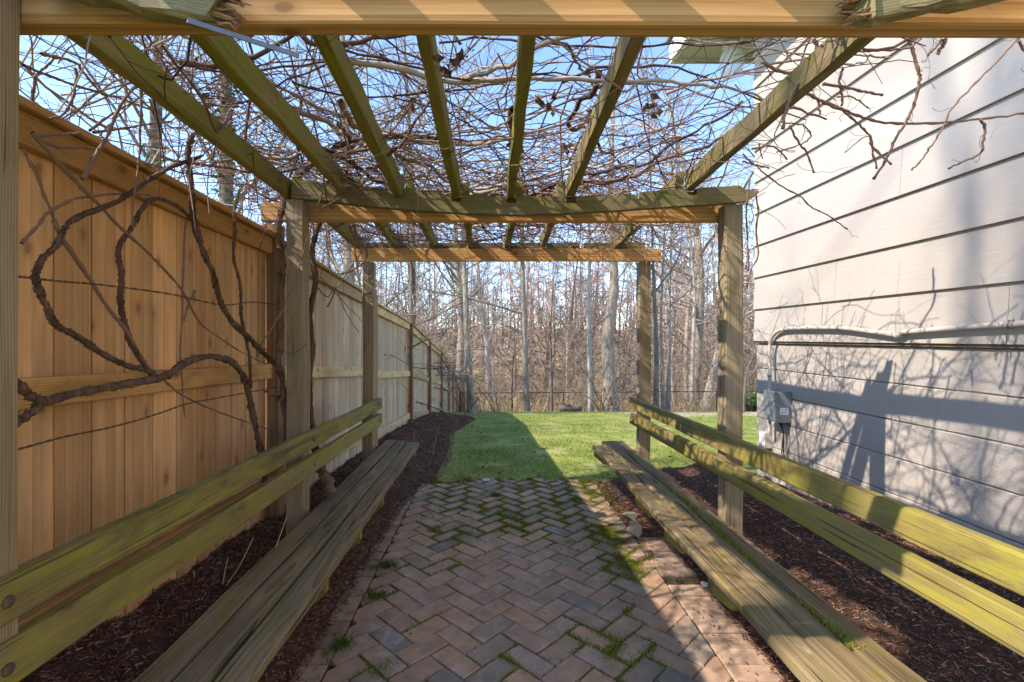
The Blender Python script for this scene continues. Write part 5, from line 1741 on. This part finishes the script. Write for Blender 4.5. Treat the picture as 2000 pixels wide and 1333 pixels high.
shrub('arching_shrub', 'darker twiggy shrub over the far fence panels', -3.0, 14.5, 3.1, 26, 1.0, .2, M_bark_dark, 33)
shrub('evergreen_bush', 'small leafy green bush behind the last fence posts', -2.5, 17.5, 2.3, 18, .9, 2.0, M_bark_dark, 34, 'bush')
shrub('arching_shrub', 'bare shrub behind the fence near the second panel', -3.3, 6.6, 3.2, 18, 1.2, .25, M_bark_dark, 35)
shrub('multi_stem_shrub', 'bare many stemmed shrub in front of the largest trunk', 3.85, 17.0, 3.4, 11, .9, 0, M_bark_dark, 36)
shrub('evergreen_bush', 'low dark green bush by the chain link fence at the house corner', 8.0, 15.2, .9, 16, .8, 2.0, M_bark_dark, 37, 'bush')
shrub('evergreen_bush', 'dark evergreen bush far down the ravine right of centre', 4.2, 34.0, 3.2, 18, 1.0, 2.0, M_bark_dark, 38, 'bush')
shrub('evergreen_bush', 'dark evergreen bush far down the ravine left of centre', -1.2, 37.0, 3.0, 18, 1.0, 2.0, M_bark_dark, 39, 'bush')
shrub('multi_stem_shrub', 'bare sapling clump at the lawn edge left of the straight grey tree', .25, 18.6, 2.8, 8, .7, .1, M_bark_dark, 40)

# ------------------------------------------------------------------ chain link fence and log at the lawn's far edge
cf = empty('chain_link_fence', (4.0, 21.0, -2.4), 'black chain link fence along the far edge of the lawn', 'fence')
fy = lambda x: 20.6 + .03 * x
xs = np.arange(-1.4, 13.0, 2.2)
topz = lambda x: float(G(x, fy(x))) + 1.02 + .012 * x
for x in xs:
    add('post', tubes([(np.array([(x, fy(x), float(G(x, fy(x))) - .2), (x, fy(x), topz(x))]), .028)], 6, True, 0, True), M_black, cf)
add('top_rail', tubes([(np.array([(x, fy(x), topz(x)) for x in np.arange(-1.4, 12.0, .5)]), .020)], 6), M_black, cf)
wires = []
for s in (-1, 1):
    for x in np.arange(-2.4, 13.2, .11):
        q = []
        for t in np.linspace(0, 1, 4):
            xx = x + s * t * .9
            q.append((np.clip(xx, -1.4, 11.8), fy(xx), float(G(xx, fy(xx))) + .02 + t * (topz(xx) - float(G(xx, fy(xx))) - .02)))
        wires.append((np.array(q), np.full(4, .0024)))
add('wire_mesh', tubes(wires, 3), M_black, cf)['kind'] = 'stuff'
lg = empty('fallen_log', (2.45, 16.4, -1.2), 'dark fallen log lying at the far edge of the lawn', 'log')
z = float(G(2.5, 16.4))
C = np.array([(2.25, 16.4, z + .13), (2.4, 16.42, z + .14), (2.6, 16.4, z + .12), (2.85, 16.45, z + .12), (3.0, 16.45, z + .10)])
add('trunk', tubes([(C, np.array([.13, .14, .12, .11, .10]))], 6, True, .1, True), M_bark_dark, lg)
add('branch_stub', tubes([(np.array([(2.5, 16.38, z + .2), (2.55, 16.3, z + .30)]), np.array([.035, .025]))], 6, True, .1, True), M_bark_dark, lg)
